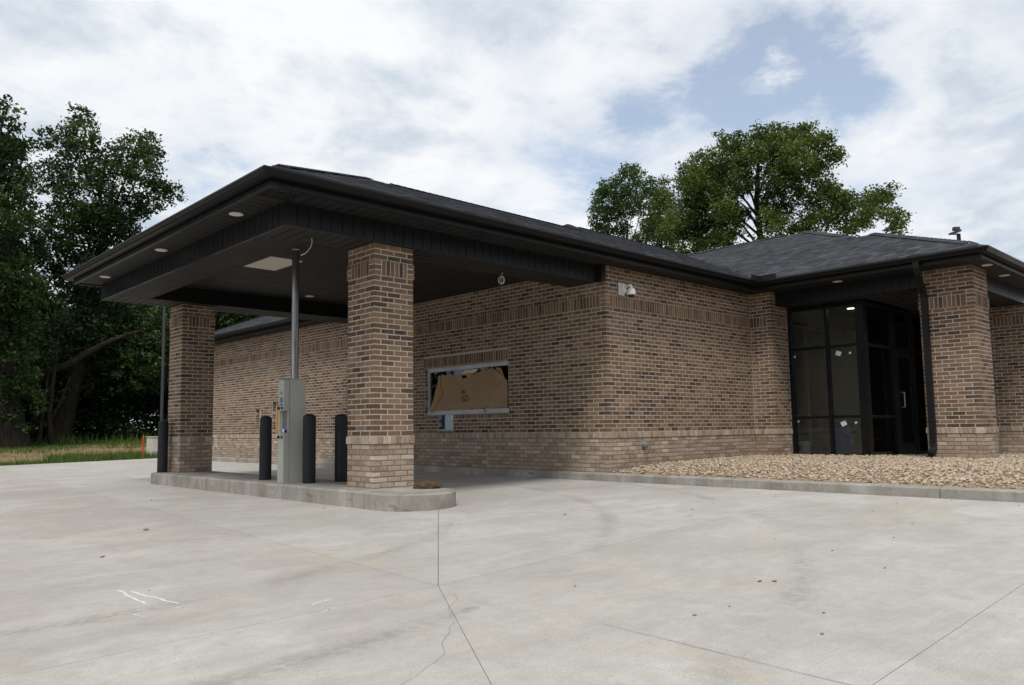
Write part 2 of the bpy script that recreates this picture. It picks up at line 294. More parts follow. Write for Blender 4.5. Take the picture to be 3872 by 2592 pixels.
# ------------------------------------------------------------------ object helpers
WLOC = {}
def link(name, mesh, parent=None, loc=(0, 0, 0), rotz=0.0):
    o = bpy.data.objects.new(name, mesh); COL.objects.link(o)
    loc = Vector(loc)
    if parent is not None:
        o.parent = parent; o.location = loc - WLOC[parent.name]
    else: o.location = loc
    o.rotation_euler = (0, 0, rotz); WLOC[o.name] = loc.copy(); return o
def tag(o, label=None, cat=None, group=None, kind=None):
    if label: o['label'] = label
    if cat: o['category'] = cat
    if group: o['group'] = group
    if kind: o['kind'] = kind
    return o
def thing(name, label, cat, loc, group=None):
    o = bpy.data.objects.new(name, None); COL.objects.link(o); o.location = loc; WLOC[o.name] = Vector(loc)
    o.empty_display_size = 0.1
    return tag(o, label, cat, group)
class MB:
    def __init__(s): s.v = []; s.f = []; s.t = []
    def add(s, vs, fs, tone=0.5):
        k = len(s.v); s.v += [tuple(v) for v in vs]; s.f += [tuple(i + k for i in f) for f in fs]; s.t += [tone]*len(vs); return s
    def box(s, x0, x1, y0, y1, z0, z1, tone=0.5):
        x0, x1 = min(x0, x1), max(x0, x1); y0, y1 = min(y0, y1), max(y0, y1); z0, z1 = min(z0, z1), max(z0, z1)
        return s.add([(x0,y0,z0),(x1,y0,z0),(x1,y1,z0),(x0,y1,z0),(x0,y0,z1),(x1,y0,z1),(x1,y1,z1),(x0,y1,z1)],
              [(0,3,2,1),(4,5,6,7),(0,1,5,4),(1,2,6,5),(2,3,7,6),(3,0,4,7)], tone)
    def prism(s, poly, z0, z1, tone=0.5):          # poly counterclockwise; z0/z1 numbers or functions of (x,y)
        n = len(poly); a = [(x, y, z0(x, y) if callable(z0) else z0) for x, y in poly]; b = [(x, y, z1(x, y) if callable(z1) else z1) for x, y in poly]
        return s.add(a + b, [tuple(range(n-1, -1, -1)), tuple(range(n, 2*n))] + [(i, (i+1) % n, n+(i+1) % n, n+i) for i in range(n)], tone)
    def tube(s, pts, r, sides=8, tone=0.5, caps=True):
        pts = [Vector(p) for p in pts]; rs = r if isinstance(r, (list, tuple)) else [r]*len(pts); vs = []; ref = None
        for i, p in enumerate(pts):
            d = (pts[min(i+1, len(pts)-1)] - pts[max(i-1, 0)]).normalized()
            if ref is None: ref = d.orthogonal().normalized()
            ref = (ref - d*ref.dot(d)).normalized(); b = d.cross(ref)
            for k in range(sides):
                a = 2*PI*k/sides; vs.append(p + (ref*math.cos(a) + b*math.sin(a))*rs[i])
        fs = [(i*sides+k, i*sides+(k+1) % sides, (i+1)*sides+(k+1) % sides, (i+1)*sides+k) for i in range(len(pts)-1) for k in range(sides)]
        if caps: fs += [tuple(range(sides-1, -1, -1)), tuple((len(pts)-1)*sides+k for k in range(sides))]
        return s.add(vs, fs, tone)
    def lathe(s, prof, cx=0, cy=0, sides=20, tone=0.5):   # prof: (r,z) from bottom to top
        vs = [(cx + r*math.cos(2*PI*k/sides), cy + r*math.sin(2*PI*k/sides), z) for r, z in prof for k in range(sides)]; n = len(prof)
        fs = [(i*sides+k, i*sides+(k+1) % sides, (i+1)*sides+(k+1) % sides, (i+1)*sides+k) for i in range(n-1) for k in range(sides)]
        fs += [tuple(range(sides-1, -1, -1)), tuple((n-1)*sides+k for k in range(sides))]
        return s.add(vs, fs, tone)
    def sweep(s, prof, path, closed=False, tone=0.5):      # prof: (offset to the right of travel, z), path in plan
        P = [Vector(p[:2]) for p in path]; Z = [(p[2] if len(p) > 2 else 0.0) for p in path]; n = len(P); vs = []; m = len(prof)
        for i in range(n):
            d0 = (P[i] - P[i-1]).normalized() if (i > 0 or closed) else None; d1 = (P[(i+1) % n] - P[i]).normalized() if (i < n-1 or closed) else None
            if d0 is None: d0 = d1
            if d1 is None: d1 = d0
            n0 = Vector((d0.y, -d0.x)); n1 = Vector((d1.y, -d1.x)); mt = (n0 + n1); mt = mt/ max(0.2, mt.dot(n0)) if mt.length > 1e-6 else n0
            for o, z in prof: vs.append((P[i].x + mt.x*o, P[i].y + mt.y*o, z + Z[i]))
        seg = n if closed else n-1
        fs = [(i*m+k, i*m+(k+1) % m, ((i+1) % n)*m+(k+1) % m, ((i+1) % n)*m+k) for i in range(seg) for k in range(m)]
        if not closed: fs += [tuple(range(m-1, -1, -1)), tuple((n-1)*m+k for k in range(m))]
        return s.add(vs, fs, tone)
    def mesh(s, name, m, smooth=False, off=(0, 0, 0)):
        me = bpy.data.meshes.new(name)
        vs = s.v if off == (0, 0, 0) else [(x-off[0], y-off[1], z-off[2]) for x, y, z in s.v]
        me.from_pydata(vs, [], s.f); a = me.attributes.new('tone', 'FLOAT', 'POINT'); a.data.foreach_set('value', s.t)
        for q in (m if isinstance(m, (list, tuple)) else [m]): me.materials.append(M[q])
        bm = bmesh.new(); bm.from_mesh(me); bmesh.ops.recalc_face_normals(bm, faces=bm.faces); bm.to_mesh(me); bm.free()
        if smooth:
            me.polygons.foreach_set('use_smooth', [True]*len(me.polygons))
            me.set_sharp_from_angle(angle=math.radians(35))
        me.update(); return me
    def obj(s, name, m, parent=None, smooth=False, label=None, kind=None, cat=None, group=None):
        o = link(name, s.mesh(name, m, smooth), parent); return tag(o, label, cat, group, kind)
def np_mesh(name, V, F, tone, m, smooth=False):           # V (n,3), F (k,3 or 4)
    me = bpy.data.meshes.new(name); k = F.shape[1]
    me.vertices.add(len(V)); me.vertices.foreach_set('co', V.astype(np.float32).ravel())
    me.loops.add(F.size); me.loops.foreach_set('vertex_index', F.astype(np.int32).ravel())
    me.polygons.add(len(F)); me.polygons.foreach_set('loop_start', np.arange(0, F.size, k, dtype=np.int32))
    me.polygons.foreach_set('loop_total', np.full(len(F), k, np.int32))
    if smooth: me.polygons.foreach_set('use_smooth', np.ones(len(F), bool))
    a = me.attributes.new('tone', 'FLOAT', 'POINT'); a.data.foreach_set('value', tone.astype(np.float32))
    me.materials.append(M[m]); me.update(calc_edges=True); me.validate(); return me
def copy_tree(o, loc, parent=None):
    c = o.copy(); COL.objects.link(c)
    if parent is not None: c.parent = parent
    else: c.location = loc
    for ch in list(o.children): copy_tree(ch, None, c)
    return c
def G(x, y): return -0.19 + 0.0155*min(4.5, x)      # the drive falls gently away from the building

# ------------------------------------------------------------------ setting: ground, drive, kerbs
def hl(x, y):
    t = max(0.0, min(1.0, (y-19.0)/22.0)); return -0.21 + 0.75*t*(0.6+0.4*t) + 0.030*max(0.0, min(12.0, x-2.0))*min(1.0, t*3)
tag(MB().box(-500, 500, -400, 500, -2.0, -0.75).obj('ground', 'asphalt_dirt'), kind='structure')
gx = np.concatenate([np.linspace(-160, -30, 14), np.linspace(-24, 24, 60), np.linspace(30, 220, 20)]); gy = np.concatenate([np.linspace(19.02, 60, 60), np.linspace(66, 260, 20)])
V = np.array([(x, y, hl(x, y) + 0.03*math.sin(x*1.7+y*0.6)*math.sin(y*1.1)) for y in gy for x in gx]); nx = len(gx)
F = np.array([(j*nx+i, j*nx+i+1, (j+1)*nx+i+1, (j+1)*nx+i) for j in range(len(gy)-1) for i in range(nx-1)])
tag(link('lawn', np_mesh('lawn', V, F, np.full(len(V), 0.5), 'lawn', True)), kind='structure')

drive = MB().prism([(-40, -30), (4.215, -30), (4.215, 19), (-40, 19)], lambda x, y: G(x, y)-0.5, lambda x, y: G(x, y)-0.018).obj('driveway', 'joint'); tag(drive, kind='structure')
def inset(poly, d):
    n = len(poly); out = []
    for i in range(n):
        a, b, c = Vector(poly[i-1]), Vector(poly[i]), Vector(poly[(i+1) % n])
        e0 = (b-a).normalized(); e1 = (c-b).normalized(); n0 = Vector((-e0.y, e0.x)); n1 = Vector((-e1.y, e1.x)); m = n0+n1
        m = m/max(0.3, m.dot(n0)); out.append((b.x+m.x*d, b.y+m.y*d))
    return out
J = (-2.49, -4.34)
for k, (poly, tone, gap) in enumerate([
    ([(-40, -5.0), J, (-0.55, 18.99), (-40, 18.99)], 0.30, 0.0030), ([J, (0.125, -1.1), (0.125, 18.99), (-0.55, 18.99)], 0.66, 0.0026),
    ([J, (4.212, -3.76), (4.212, 18.99), (0.125, 18.99), (0.125, -1.1)], 0.74, 0.0026), ([J, (-4.16, -6.95), (4.212, -6.72), (4.212, -3.76)], 0.52, 0.0022),
    ([(-4.16, -6.95), (-8, -12.9), (-8, -30), (4.212, -30), (4.212, -6.72)], 0.55, 0.0013), ([J, (-40, -5.0), (-40, -30), (-8, -30), (-8, -12.9), (-4.16, -6.95)], 0.36, 0.0008)]):
    MB().prism(inset(poly, gap), lambda x, y: G(x, y)-0.10, G, tone).obj('concrete_slab', 'concrete', drive)
def ribbon(pts, w, dz, name, m, parent, closed=False, label=None):
    b = MB(); P = [Vector(p) for p in pts]
    for i in range(len(P)-1):
        d = (P[i+1]-P[i]).normalized(); n = Vector((-d.y, d.x))*w*random.uniform(0.3, 0.6); n2 = Vector((-d.y, d.x))*w*random.uniform(0.3, 0.6)
        q = [P[i]-n, P[i+1]-n2, P[i+1]+n2, P[i]+n]; b.add([(v.x, v.y, G(v.x, v.y)+dz) for v in q], [(0, 1, 2, 3)])
    return b.obj(name, m, parent, label=label)
def wander(a, b, n, amp): return [(a[0]+(b[0]-a[0])*i/n + random.uniform(-amp, amp)*(0 < i < n), a[1]+(b[1]-a[1])*i/n + random.uniform(-amp, amp)*(0 < i < n)) for i in range(n+1)]
ribbon(wander((-2.53, -5.65), (-2.60, -7.0), 4, 0.004), 0.0035, 0.004, 'saw_cut', 'joint', drive)
ribbon(wander((-2.60, -4.62), (-2.94, -4.99), 7, 0.02)+wander((-2.96, -5.05), (-3.43, -5.5), 9, 0.018)+wander((-3.45, -5.52), (-3.75, -5.66), 5, 0.012), 0.0016, 0.004, 'crack', 'joint', drive)
for a, b in (((-3.89, -2.93), (-3.90, -3.46)), ((-3.85, -3.03), (-3.775, -3.60)), ((-3.83, -3.70), (-3.72, -3.705)), ((-4.04, -3.66), (-4.015, -3.77)), ((-3.28, -4.22), (-3.12, -4.15)), ((-3.32, -4.40), (-3.22, -4.36))):
    ribbon(wander(a, b, 14, 0.008), 0.020, 0.0012, 'chalk_mark', 'chalk', drive)

kerb = thing('kerb', None, None, (4.3, 0, -0.13)); kerb['kind'] = 'structure'
ky = [-14, -10.9, -7.9, -5.0, -2.1, 0.95, 3.9, 6.9, 9.9, 13.0, 16.6]
kp = [(4.215, -0.45), (4.215, -0.022), (4.233, -0.004), (4.385, -0.001), (4.400, -0.016), (4.400, -0.45)]
for a, b in zip(ky, ky[1:]):
    q = MB(); st = np.linspace(a+0.004, b-0.004, 14); n = len(kp)
    jit = [[(random.uniform(-.003, .003), random.uniform(-.003, .003)) for _ in kp] for _ in st]
    q.add([(x+jit[i][k][0], y, z+jit[i][k][1]) for i, y in enumerate(st) for k, (x, z) in enumerate(kp)],
          [(i*n+k, i*n+(k+1) % n, (i+1)*n+(k+1) % n, (i+1)*n+k) for i in range(13) for k in range(n)] + [tuple(range(n-1, -1, -1)), tuple(13*n+k for k in range(n))])
    q.obj('kerb_block', 'kerb', kerb)

isl = thing('island', None, None, (0.125, 2.9, -0.2)); isl['kind'] = 'structure'
arc = lambda cx, cy, r, a0, a1, n: [(cx+r*math.cos(math.radians(a0+(a1-a0)*i/n)), cy+r*math.sin(math.radians(a0+(a1-a0)*i/n))) for i in range(n+1)]
def kerbed(poly):
    b = MB(); ins = inset(poly, 0.016); n = len(poly)
    vs = [(x, y, G(x, y)-0.15) for x, y in poly] + [(x, y, -0.018+random.uniform(-.003, .003)) for x, y in poly] + [(x, y, random.uniform(-.002, .001)) for x, y in ins]
    return b.add(vs, [(i, (i+1) % n, n+(i+1) % n, n+i) for i in range(n)] + [(n+i, n+(i+1) % n, 2*n+(i+1) % n, 2*n+i) for i in range(n)] + [tuple(range(2*n, 3*n))])
def fine(poly, step=0.2):
    o = []
    for i, p in enumerate(poly):
        q = poly[(i+1) % len(poly)]; d = math.dist(p, q); k = max(1, int(d/step)); o += [(p[0]+(q[0]-p[0])*j/k, p[1]+(q[1]-p[1])*j/k) for j in range(k)]
    return o
MB().box(-.35, .62, -.11, -.07, -.3, -.02).obj('joint_filler', 'joint', isl)
kerbed(fine([(0.64, -0.081), (0.64, 6.86)] + arc(-0.02, 6.50, 0.355, 90, 180, 7) + [(-0.375, -0.081)])).obj('concrete_block', 'kerb', isl)
kerbed(fine([(-0.375, -0.099)] + arc(0.13, -0.62, 0.505, 180, 360, 22) + [(0.64, -0.099)], 0.12)).obj('concrete_block', 'kerb', isl)

tag(MB().prism([(10.05, -3.9), (11.3, -3.9), (11.3, -12), (60, -12), (60, -3.6), (17.9, -3.6), (17.9, -2.0), (10.05, -2.0)], -0.3, 0.08, 0.7).obj('sidewalk', 'concrete'), kind='structure')

# ------------------------------------------------------------------ river rock bed
def R(x, y): return 0.13*(1-math.exp(-max(0, x-4.4)/1.3))
bed = MB(); xs = np.linspace(4.4, 11.28, 22); ys = np.linspace(-12, -0.1, 30)
V = np.array([(x, y, R(x, y)-0.02) for y in ys for x in xs]); nx = len(xs)
F = np.array([(j*nx+i, j*nx+i+1, (j+1)*nx+i+1, (j+1)*nx+i) for j in range(len(ys)-1) for i in range(nx-1)])
rock = link('river_rock_bed', np_mesh('river_rock_bed', V, F, np.full(len(V), 0.5), 'gravel_base', True)); tag(rock, kind='structure')
t_ = bmesh.new(); bmesh.ops.create_icosphere(t_, subdivisions=1, radius=1.0); IV = np.array([v.co[:] for v in t_.verts]); IF = np.array([[v.index for v in f.verts] for f in t_.faces])
bmesh.ops.subdivide_edges(t_, edges=t_.edges, cuts=1, use_grid_fill=True); t_.free()
def rocks(n):
    sh = []
    for _ in range(14):
        k = IV*(1+rng.uniform(-.16, .16, (len(IV), 1))); sh.append(k*np.array([1.0, rng.uniform(.62, .95), rng.uniform(.36, .62)]))
    res = []
    while len(res) < n:
        x = rng.uniform(4.42, 11.25); y = -0.17 - 8.3*rng.random()**1.0
        if x > 9.60 and y > -2.12: continue
        if x > 9.9 and y > -3.85: continue
        if x > 8.95 and y > -0.66: continue
        if 9.12 < x < 9.96 and -4.13 < y < -3.26: continue
        if x < 4.40+0.03: continue
        s = 0.011 + 0.024*rng.random()**1.9
        res.append((x, y, R(x, y) + rng.uniform(-.010, .012) + s*0.1, s, rng.uniform(0, 6.28), rng.integers(14), rng.random()))
    for _ in range(34): res.append((rng.uniform(4.24, 4.42), rng.uniform(-8, -.4), .004, rng.uniform(.010, .022), rng.uniform(0, 6.28), rng.integers(14), rng.random()))
    for _ in range(14):
        x = 4.2-abs(rng.normal(0, .5)); res.append((x, rng.uniform(-7, -.8), G(x, 0)+.005, rng.uniform(.008, .018), rng.uniform(0, 6.28), rng.integers(14), rng.random()))
    return sh, res
SH, RK = rocks(29000)
RK.sort(key=lambda r: (CAM.x-r[0])**2+(CAM.y-r[1])**2 - r[3]*260 - (r[2]-R(r[0], r[1]))*200)
smesh = []
for k in range(24):
    me = np_mesh('stone', SH[k % 14], IF, np.full(len(IV), (k+0.5)/24), 'stone', True); smesh.append(me)
for x, y, z, s, a, k, t in RK[:290]:
    o = link('stone', smesh[int(t*24)], rock, (x, y, z), a); o.scale = (s, s, s); o.rotation_euler = (random.uniform(-.3, .3), random.uniform(-.3, .3), a)
vs, fs, ts, off = [], [], [], 0
for x, y, z, s, a, k, t in RK[290:]:
    c, d = math.cos(a), math.sin(a); q = SH[k]*s; w = np.column_stack([q[:, 0]*c-q[:, 1]*d + x, q[:, 0]*d+q[:, 1]*c + y, q[:, 2] + q[:, 0]*random.uniform(-.3, .3) + z])
    vs.append(w); fs.append(IF+off); off += len(IV); ts.append(np.full(len(IV), t))
tag(link('gravel', np_mesh('gravel', np.concatenate(vs), np.concatenate(fs), np.concatenate(ts), 'stone', True), rock), kind='stuff')

# ------------------------------------------------------------------ brickwork
C = 0.0677; ZB = 0.541; ZR = 0.643; ZS = ZR + 30*C; ZT = ZS + 0.2032; ZW = ZT + 7*C; ZM = ZT + 3*C; JT = 0.0145
def brick_shape(w, h, d, jit):
    a, e = [], 0.0022
    pts = [(0, 0), (w/2, 0), (w, 0), (w, h/2), (w, h), (w/2, h), (0, h), (0, h/2)]
    J_ = [(random.uniform(-jit, jit), random.uniform(-jit, jit)) for _ in pts]
    def ring(i, y): return [(min(max(x+j[0], i), w-i) if i else x+j[0]*.8, y, min(max(z+j[1], i), h-i) if i else z+j[1]*.8) for (x, z), j in zip(pts, J_)]
    vs = ring(e, random.uniform(-.0015, .0005)) + ring(0, 0.0026) + ring(0, d)
    fs = [tuple(range(8))] + [(i+8*k, i+8*k+8, (i+1) % 8+8*k+8, (i+1) % 8+8*k) for k in (0, 1) for i in range(8)]
    return vs, fs
class Brickwork:                                            # collects the bricks of one thing, then makes the largest ones in view objects
    def __init__(s): s.L = []
    def add(s, parent, P, u, a, b, z0, z1, kind, proud=0.0, d=0.05, tone=None):
        n = Vector((u[1], -u[0])); w = b-a
        if w < 0.02 or z1-z0 < 0.015: return
        x, y = P[0]+u[0]*a+n.x*proud, P[1]+u[1]*a+n.y*proud
        s.L.append((parent, x, y, z0, math.atan2(u[1], u[0]), w, z1-z0, d+proud, kind, n, random.random() if tone is None else tone))
    def course(s, parent, P, u, a, b, z0, z1, kind, holes, offs, fromend=False, d0=0.05, d1=0.05, step=0.2032, proud=0.0, jt=JT):
        cuts = [a]; x = a+offs if offs > 1e-6 else a+step
        if fromend:
            cuts = [b]; x = b-(offs if offs > 1e-6 else step)
            while x > a+0.03: cuts.append(x); x -= step
            cuts.append(a); cuts.reverse()
        else:
            while x < b-0.03: cuts.append(x); x += step
            cuts.append(b)
        zc = (z0+z1)/2
        for i in range(len(cuts)-1):
            segs = [(cuts[i], cuts[i+1])]
            for (h0, h1, hz0, hz1) in holes:
                if hz0 < zc < hz1:
                    new = []
                    for p, q in segs:
                        if q <= h0 or p >= h1: new.append((p, q)); continue
                        if p < h0-0.03: new.append((p, h0))
                        if q > h1+0.03: new.append((h1, q))
                    segs = new
            for p, q in segs:
                e0 = 0 if (i == 0 and d0 > .08) else jt/2; e1 = 0 if (i == len(cuts)-2 and d1 > .08) else jt/2
                dd = d0 if i == 0 else d1 if i == len(cuts)-2 else 0.05
                s.add(parent, P, u, p+e0, q-e1, z0+jt/2, z1-jt/2, kind, proud, dd)
    def finish(s, limit, name='brick'):
        sc = []
        for i, b in enumerate(s.L):
            p, x, y, z, a, w, h, d, k, n, t = b; v = Vector((x-CAM.x, y-CAM.y, z-CAM.z)); dd = v.length
            face = -(n.x*v.x+n.y*v.y)/dd; px, py = v.dot(r2)/v.dot(fw), v.dot(u2)/v.dot(fw)
            vis = face > 0.02 and -0.66 < px < 0.71
            sc.append((w*h*max(face, 0.0)/dd**2 if vis else -1.0, i))
        sc.sort(reverse=True); chosen = set(i for q, i in sc[:limit] if q > 0); pool = {}; rest = {}
        for i, (p, x, y, z, a, w, h, d, k, n, t) in enumerate(s.L):
            m = 'brown_brick' if k == 'b' else 'blend_brick'; jit = 0.0022 if k == 'b' else 0.0035
            if i in chosen:
                key = (m, round(w, 2), round(h, 3), round(d, 2), int(t*14)); 
                if key not in pool:
                    vs, fs = brick_shape(w, h, d, jit); pool[key] = MB().add(vs, fs, (int(t*14)+.5)/14).mesh(name, m)
                link(name, pool[key], p, (x, y, z), a)
            else:
                vs, fs = brick_shape(w, h, d, jit); c, q = math.cos(a), math.sin(a)
                rest.setdefault((p.name, m), MB()).add([(x+vx*c-vy*q, y+vx*q+vy*c, z+vz) for vx, vy, vz in vs], fs, t)
        for (pn, m), b in rest.items(): b.obj('bricks', m, bpy.data.objects[pn], kind='stuff')
def masonry(bw, parent, pts, closed=False, ztop=ZW, ends=('flat', 'flat'), holes={}, specials={}, zlo=-0.22, tops={}):
    n = len(pts); ns = n if closed else n-1
    def convex(i):
        if not closed and i in (0, n-1): return ends[0 if i == 0 else 1] == 'convex'
        a, b, c = Vector(pts[i-1]), Vector(pts[i % n]), Vector(pts[(i+1) % n]); e = b-a; f = c-b; return e.x*f.y-e.y*f.x > 0
    for i in range(ns):
        P, Q = Vector(pts[i]), Vector(pts[(i+1) % n]); Lh = (Q-P).length; u = (Q-P)/Lh; u = (u.x, u.y); c0, c1 = convex(i), convex((i+1) % n if closed else i+1)
        H = holes.get(i, []); own = lambda k: (i + k) % 2 == 0; top = tops.get(i, ztop)
        def run(k, z0, z1, kind, proud=0.0):
            o = own(k); a = 0 if (not c0 or o) else 0.1016; b = Lh if (not c1 or o) else Lh-0.1016
            if c0: offs = 0
            elif c1: offs = 0
            else: offs = 0 if o else 0.1016
            bw.course(parent, P, u, a, b, z0, z1, kind, H, offs, fromend=(c1 and not c0), d0=0.092 if (c0 and o) else .05, d1=0.092 if (c1 and o) else .05, proud=proud)
        k = 0; z = ZB
        while z > zlo: run(k, max(z-C, zlo), z, 't'); z -= C; k += 1
        pr = 0.013; a = (-pr if c0 and i % 2 == 0 else 0.085 if c0 else 0); b = Lh + (pr if c1 and i % 2 == 0 else -0.085 if c1 else 0)
        bw.course(parent, P, u, a, b, ZB, ZR, 't', H, 0, d0=0.1 if c0 and i % 2 == 0 else .06, d1=0.1 if c1 and i % 2 == 0 else .06, step=0.0677, proud=pr, jt=0.008)
        for k in range(30): run(k, ZR+k*C, ZR+(k+1)*C, 'b')
        a, b = 0.0, Lh
        for (cc, at, sg) in ((c0, 0, 1), (c1, Lh, -1)):
            if cc:
                for q in range(3):
                    if i % 2 == 0: p0, p1 = at-sg*pr, at+sg*0.105
                    else: p0, p1 = at+sg*0.085, at+sg*0.105
                    bw.add(parent, P, u, min(p0, p1)+(JT/2 if sg < 0 else 0), max(p0, p1)-(JT/2 if sg > 0 else 0), ZS+q*C+JT/2, ZS+(q+1)*C-JT/2, 'b', pr, 0.10)
        bw.course(parent, P, u, 0.105 if c0 else 0, Lh-0.105 if c1 else Lh, ZS, ZT, 'b', H, 0, step=0.0677, proud=pr, jt=0.0115)
        nrm = Vector((u[1], -u[0]))
        for (z0, z1, mm) in ((ZS+.004, ZT-.004, 'mortar'), (ZB+.008, ZR-.008, 'base_mortar')):
            cuts = [(0.0, Lh)]
            for (h0, h1, hz0, hz1) in H:
                if hz0 < (z0+z1)/2 < hz1: cuts = [s for p, q in cuts for s in ((p, min(q, h0)), (max(p, h1), q)) if s[1]-s[0] > .03]
            st = MB()
            for p, q in cuts:
                p += .004 if c0 and p == 0 else 0; q -= .004 if c1 and q == Lh else 0; w = [P+Vector(u)*p+nrm*(pr-.003), P+Vector(u)*q+nrm*(pr-.003), P+Vector(u)*q-nrm*.02, P+Vector(u)*p-nrm*.02]
                st.prism([(v.x, v.y) for v in reversed(w)], z0, z1)
            if st.v: st.obj('mortar', mm, parent)
        k = 0; z = ZT
        while z < top-0.01: run(k, z, min(z+C, top), 'b'); z += C; k += 1
        for (a, b, z0, z1, vertical) in specials.get(i, []):
            bw.course(parent, P, u, a, b, z0, z1, 'b', [], 0, step=0.0677 if vertical else 0.2032, proud=0.002)
        # mortar core, cut round the openings
        us = sorted(set([-(0.008) if False else 0.0, Lh] + [v for h in H for v in h[:2]])); zs_ = sorted(set([zlo, ZB+.02, top] + [v for h in H for v in h[2:]]))
        for m, pick in (('base_mortar', lambda z: z < ZB+.01), ('mortar', lambda z: z >= ZB+.01)):
            core = MB(); nrm = Vector((u[1], -u[0]))
            for a, b in zip(us, us[1:]):
                for z0, z1 in zip(zs_, zs_[1:]):
                    zc = (z0+z1)/2; uc = (a+b)/2
                    if not pick(zc) or any(h[0] < uc < h[1] and h[2] < zc < h[3] for h in H): continue
                    a2 = a + (0.0028 if (a == 0 and c0 and i % 2 == 0) else 0.12 if (a == 0 and c0) else 0.0); b2 = b - (0.0028 if (b == Lh and c1 and i % 2 == 0) else 0.12 if (b == Lh and c1) else (-0.05 if (b == Lh and not c1 and not closed and i < ns-1) else 0.0))
                    p = [P+Vector(u)*a2-nrm*.0028, P+Vector(u)*b2-nrm*.0028, P+Vector(u)*b2-nrm*.12, P+Vector(u)*a2-nrm*.12]
                    core.prism([(v.x, v.y) for v in p], z0, z1)
            if core.v: core.obj('mortar', m, parent)

# ---- the building
bld = thing('bank_building', 'single-storey brown brick bank building with dark hipped shingle roof and drive-through canopy', 'building', (8.0, 3.0, -0.1))
def part_empty(name, loc, label=None):
    o = bpy.data.objects.new(name, None); COL.objects.link(o); o.parent = bld; o.location = Vector(loc)-WLOC[bld.name]; WLOC[o.name] = Vector(loc); o.empty_display_size = .1
    if label: o['label'] = label
    return o
XW, YW = 4.372, -0.173
wall = part_empty('brick_wall', (XW, YW, 0))
BW = Brickwork(); Ya = 16.0
def hu(y1, y0, z0, z1): return (Ya-y1, Ya-y0, z0, z1)              # openings in the long wall, by their Y range
win = hu(4.60, 2.123, 1.010, 1.970); drw = hu(4.150, 3.700, 0.695, 1.010)
slot = hu(12.17, 11.90, 0.815, 1.340); ply = hu(11.20, 10.10, 0.645, 1.515)
lint = (win[0]-0.02, win[1]+0.0, 1.970, 2.173); sill1 = (win[0], drw[0], 0.915, 1.010); sill2 = (drw[1], win[1], 0.915, 1.010); sill3 = (drw[0]-0.05, drw[1], 0.60, 0.695)
masonry(BW, wall, [(XW, Ya), (XW, YW), (8.982, YW), (8.982, -0.627), (9.625, -0.627)], ends=('flat', 'flat'),
        holes={0: [win, drw, slot, ply, lint, sill1, sill2, sill3]}, specials={0: [lint+(True,), sill1+(True,), sill2+(True,), sill3+(True,)]}, zlo=-0.15, tops={})
for (h, dep) in ((win, 0.10), (slot, 0.20), (ply, 0.14), (drw, 0.10)):       # bricks returning into the openings
    y = Ya-h[0]; z = ZR if h is not drw else h[2]
    zz = ZR-3*C
    while zz < 2.2:
        if zz+C/2 > h[2] and zz+C/2 < h[3]: BW.add(wall, (XW+0.006, y), (1, 0), 0.0, dep, max(h[2], zz)+JT/2, min(h[3], zz+C)-JT/2, 'b', 0.0, 0.05)
        zz += C
    MB().box(XW+.012, XW+dep+.02, y+.004, y+.1, h[2], h[3]).obj('mortar', 'mortar', wall)
# wall under the lintel / behind brick strips that were cut out of the core
MB().box(XW+.003, XW+.12, Ya-lint[1], Ya-lint[0], 1.970, 2.173).obj('mortar', 'mortar', wall)
MB().box(XW+.003, XW+.12, Ya-sill1[1], Ya-sill1[0], .915, 1.010).obj('mortar', 'mortar', wall); MB().box(XW+.003, XW+.12, Ya-sill2[1], Ya-sill2[0], .915, 1.010).obj('mortar', 'mortar', wall)
MB().box(XW+.003, XW+.12, Ya-sill3[1], Ya-sill3[0], .60, .695).obj('mortar', 'mortar', wall)
masonry(BW, part_empty('brick_wall', (16, -3.52, 0)), [(13.95, -3.52), (17.95, -3.52), (17.95, 2.0)], ends=('flat', 'flat'), zlo=-0.1, holes={1: [(1.57, 2.72, .8, 2.6)]})  # opening in the side wall for the added window that lights the lobby
# inner lining so that openings are dark and the rooms are closed
lin = MB(); Xi = XW+.14
for (y0, y1, z0, z1) in ((-.03, 2.1, 0, 3.3), (4.62, 10.0, 0, 3.3), (2.1, 4.62, 0, .60), (2.1, 3.69, .60, 1.0), (4.16, 4.62, .60, 1.0), (2.1, 4.62, 2.0, 3.3), (10.0, 11.25, 0, .62), (10.0, 11.25, 1.54, 3.3), (11.25, 16, 0, 3.3)):
    lin.box(Xi, Xi+.1, y0, y1, z0, z1)
lin.box(XW+.13, 9.0, -.045, .05, 0, 3.3); lin.box(8.99, 9.6, -.5, -.4, 0, 3.3)
lin.box(XW+.2, 17.9, 15.8, 16.0, -.2, 3.4); lin.box(17.6, 17.8, -.8, 15.8, -.2, 3.4); lin.box(17.6, 17.8, -3.3, -1.95, -.2, 3.4); lin.box(17.6, 17.8, -1.95, -.8, -.2, .8); lin.box(17.6, 17.8, -1.95, -.8, 2.6, 3.4); lin.box(14.0, 17.7, -3.38, -3.3, -.2, 3.4)  # gap in the right wall lets the added window light the lobby
lin.box(7.4, 7.5, .05, 15.8, .09, 3.3)
lin.obj('inner_wall', 'drywall', bld)
MB().box(XW+.15, 17.6, -.03, 15.7, -.2, .085).obj('floor', 'inner_floor', bld); MB().box(9.66, 17.6, -2.05, -.03, -.2, .088).obj('floor', 'inner_floor', bld)
MB().box(XW+.15, 7.4, .05, 15.7, 2.75, 2.80).obj('ceiling', 'drywall', bld); MB().box(7.5, 17.6, .05, 15.7, 2.90, 2.95).obj('ceiling', 'drywall', bld); MB().box(9.72, 17.6, -2.0, .05, 3.02, 3.06).obj('ceiling', 'drywall', bld)

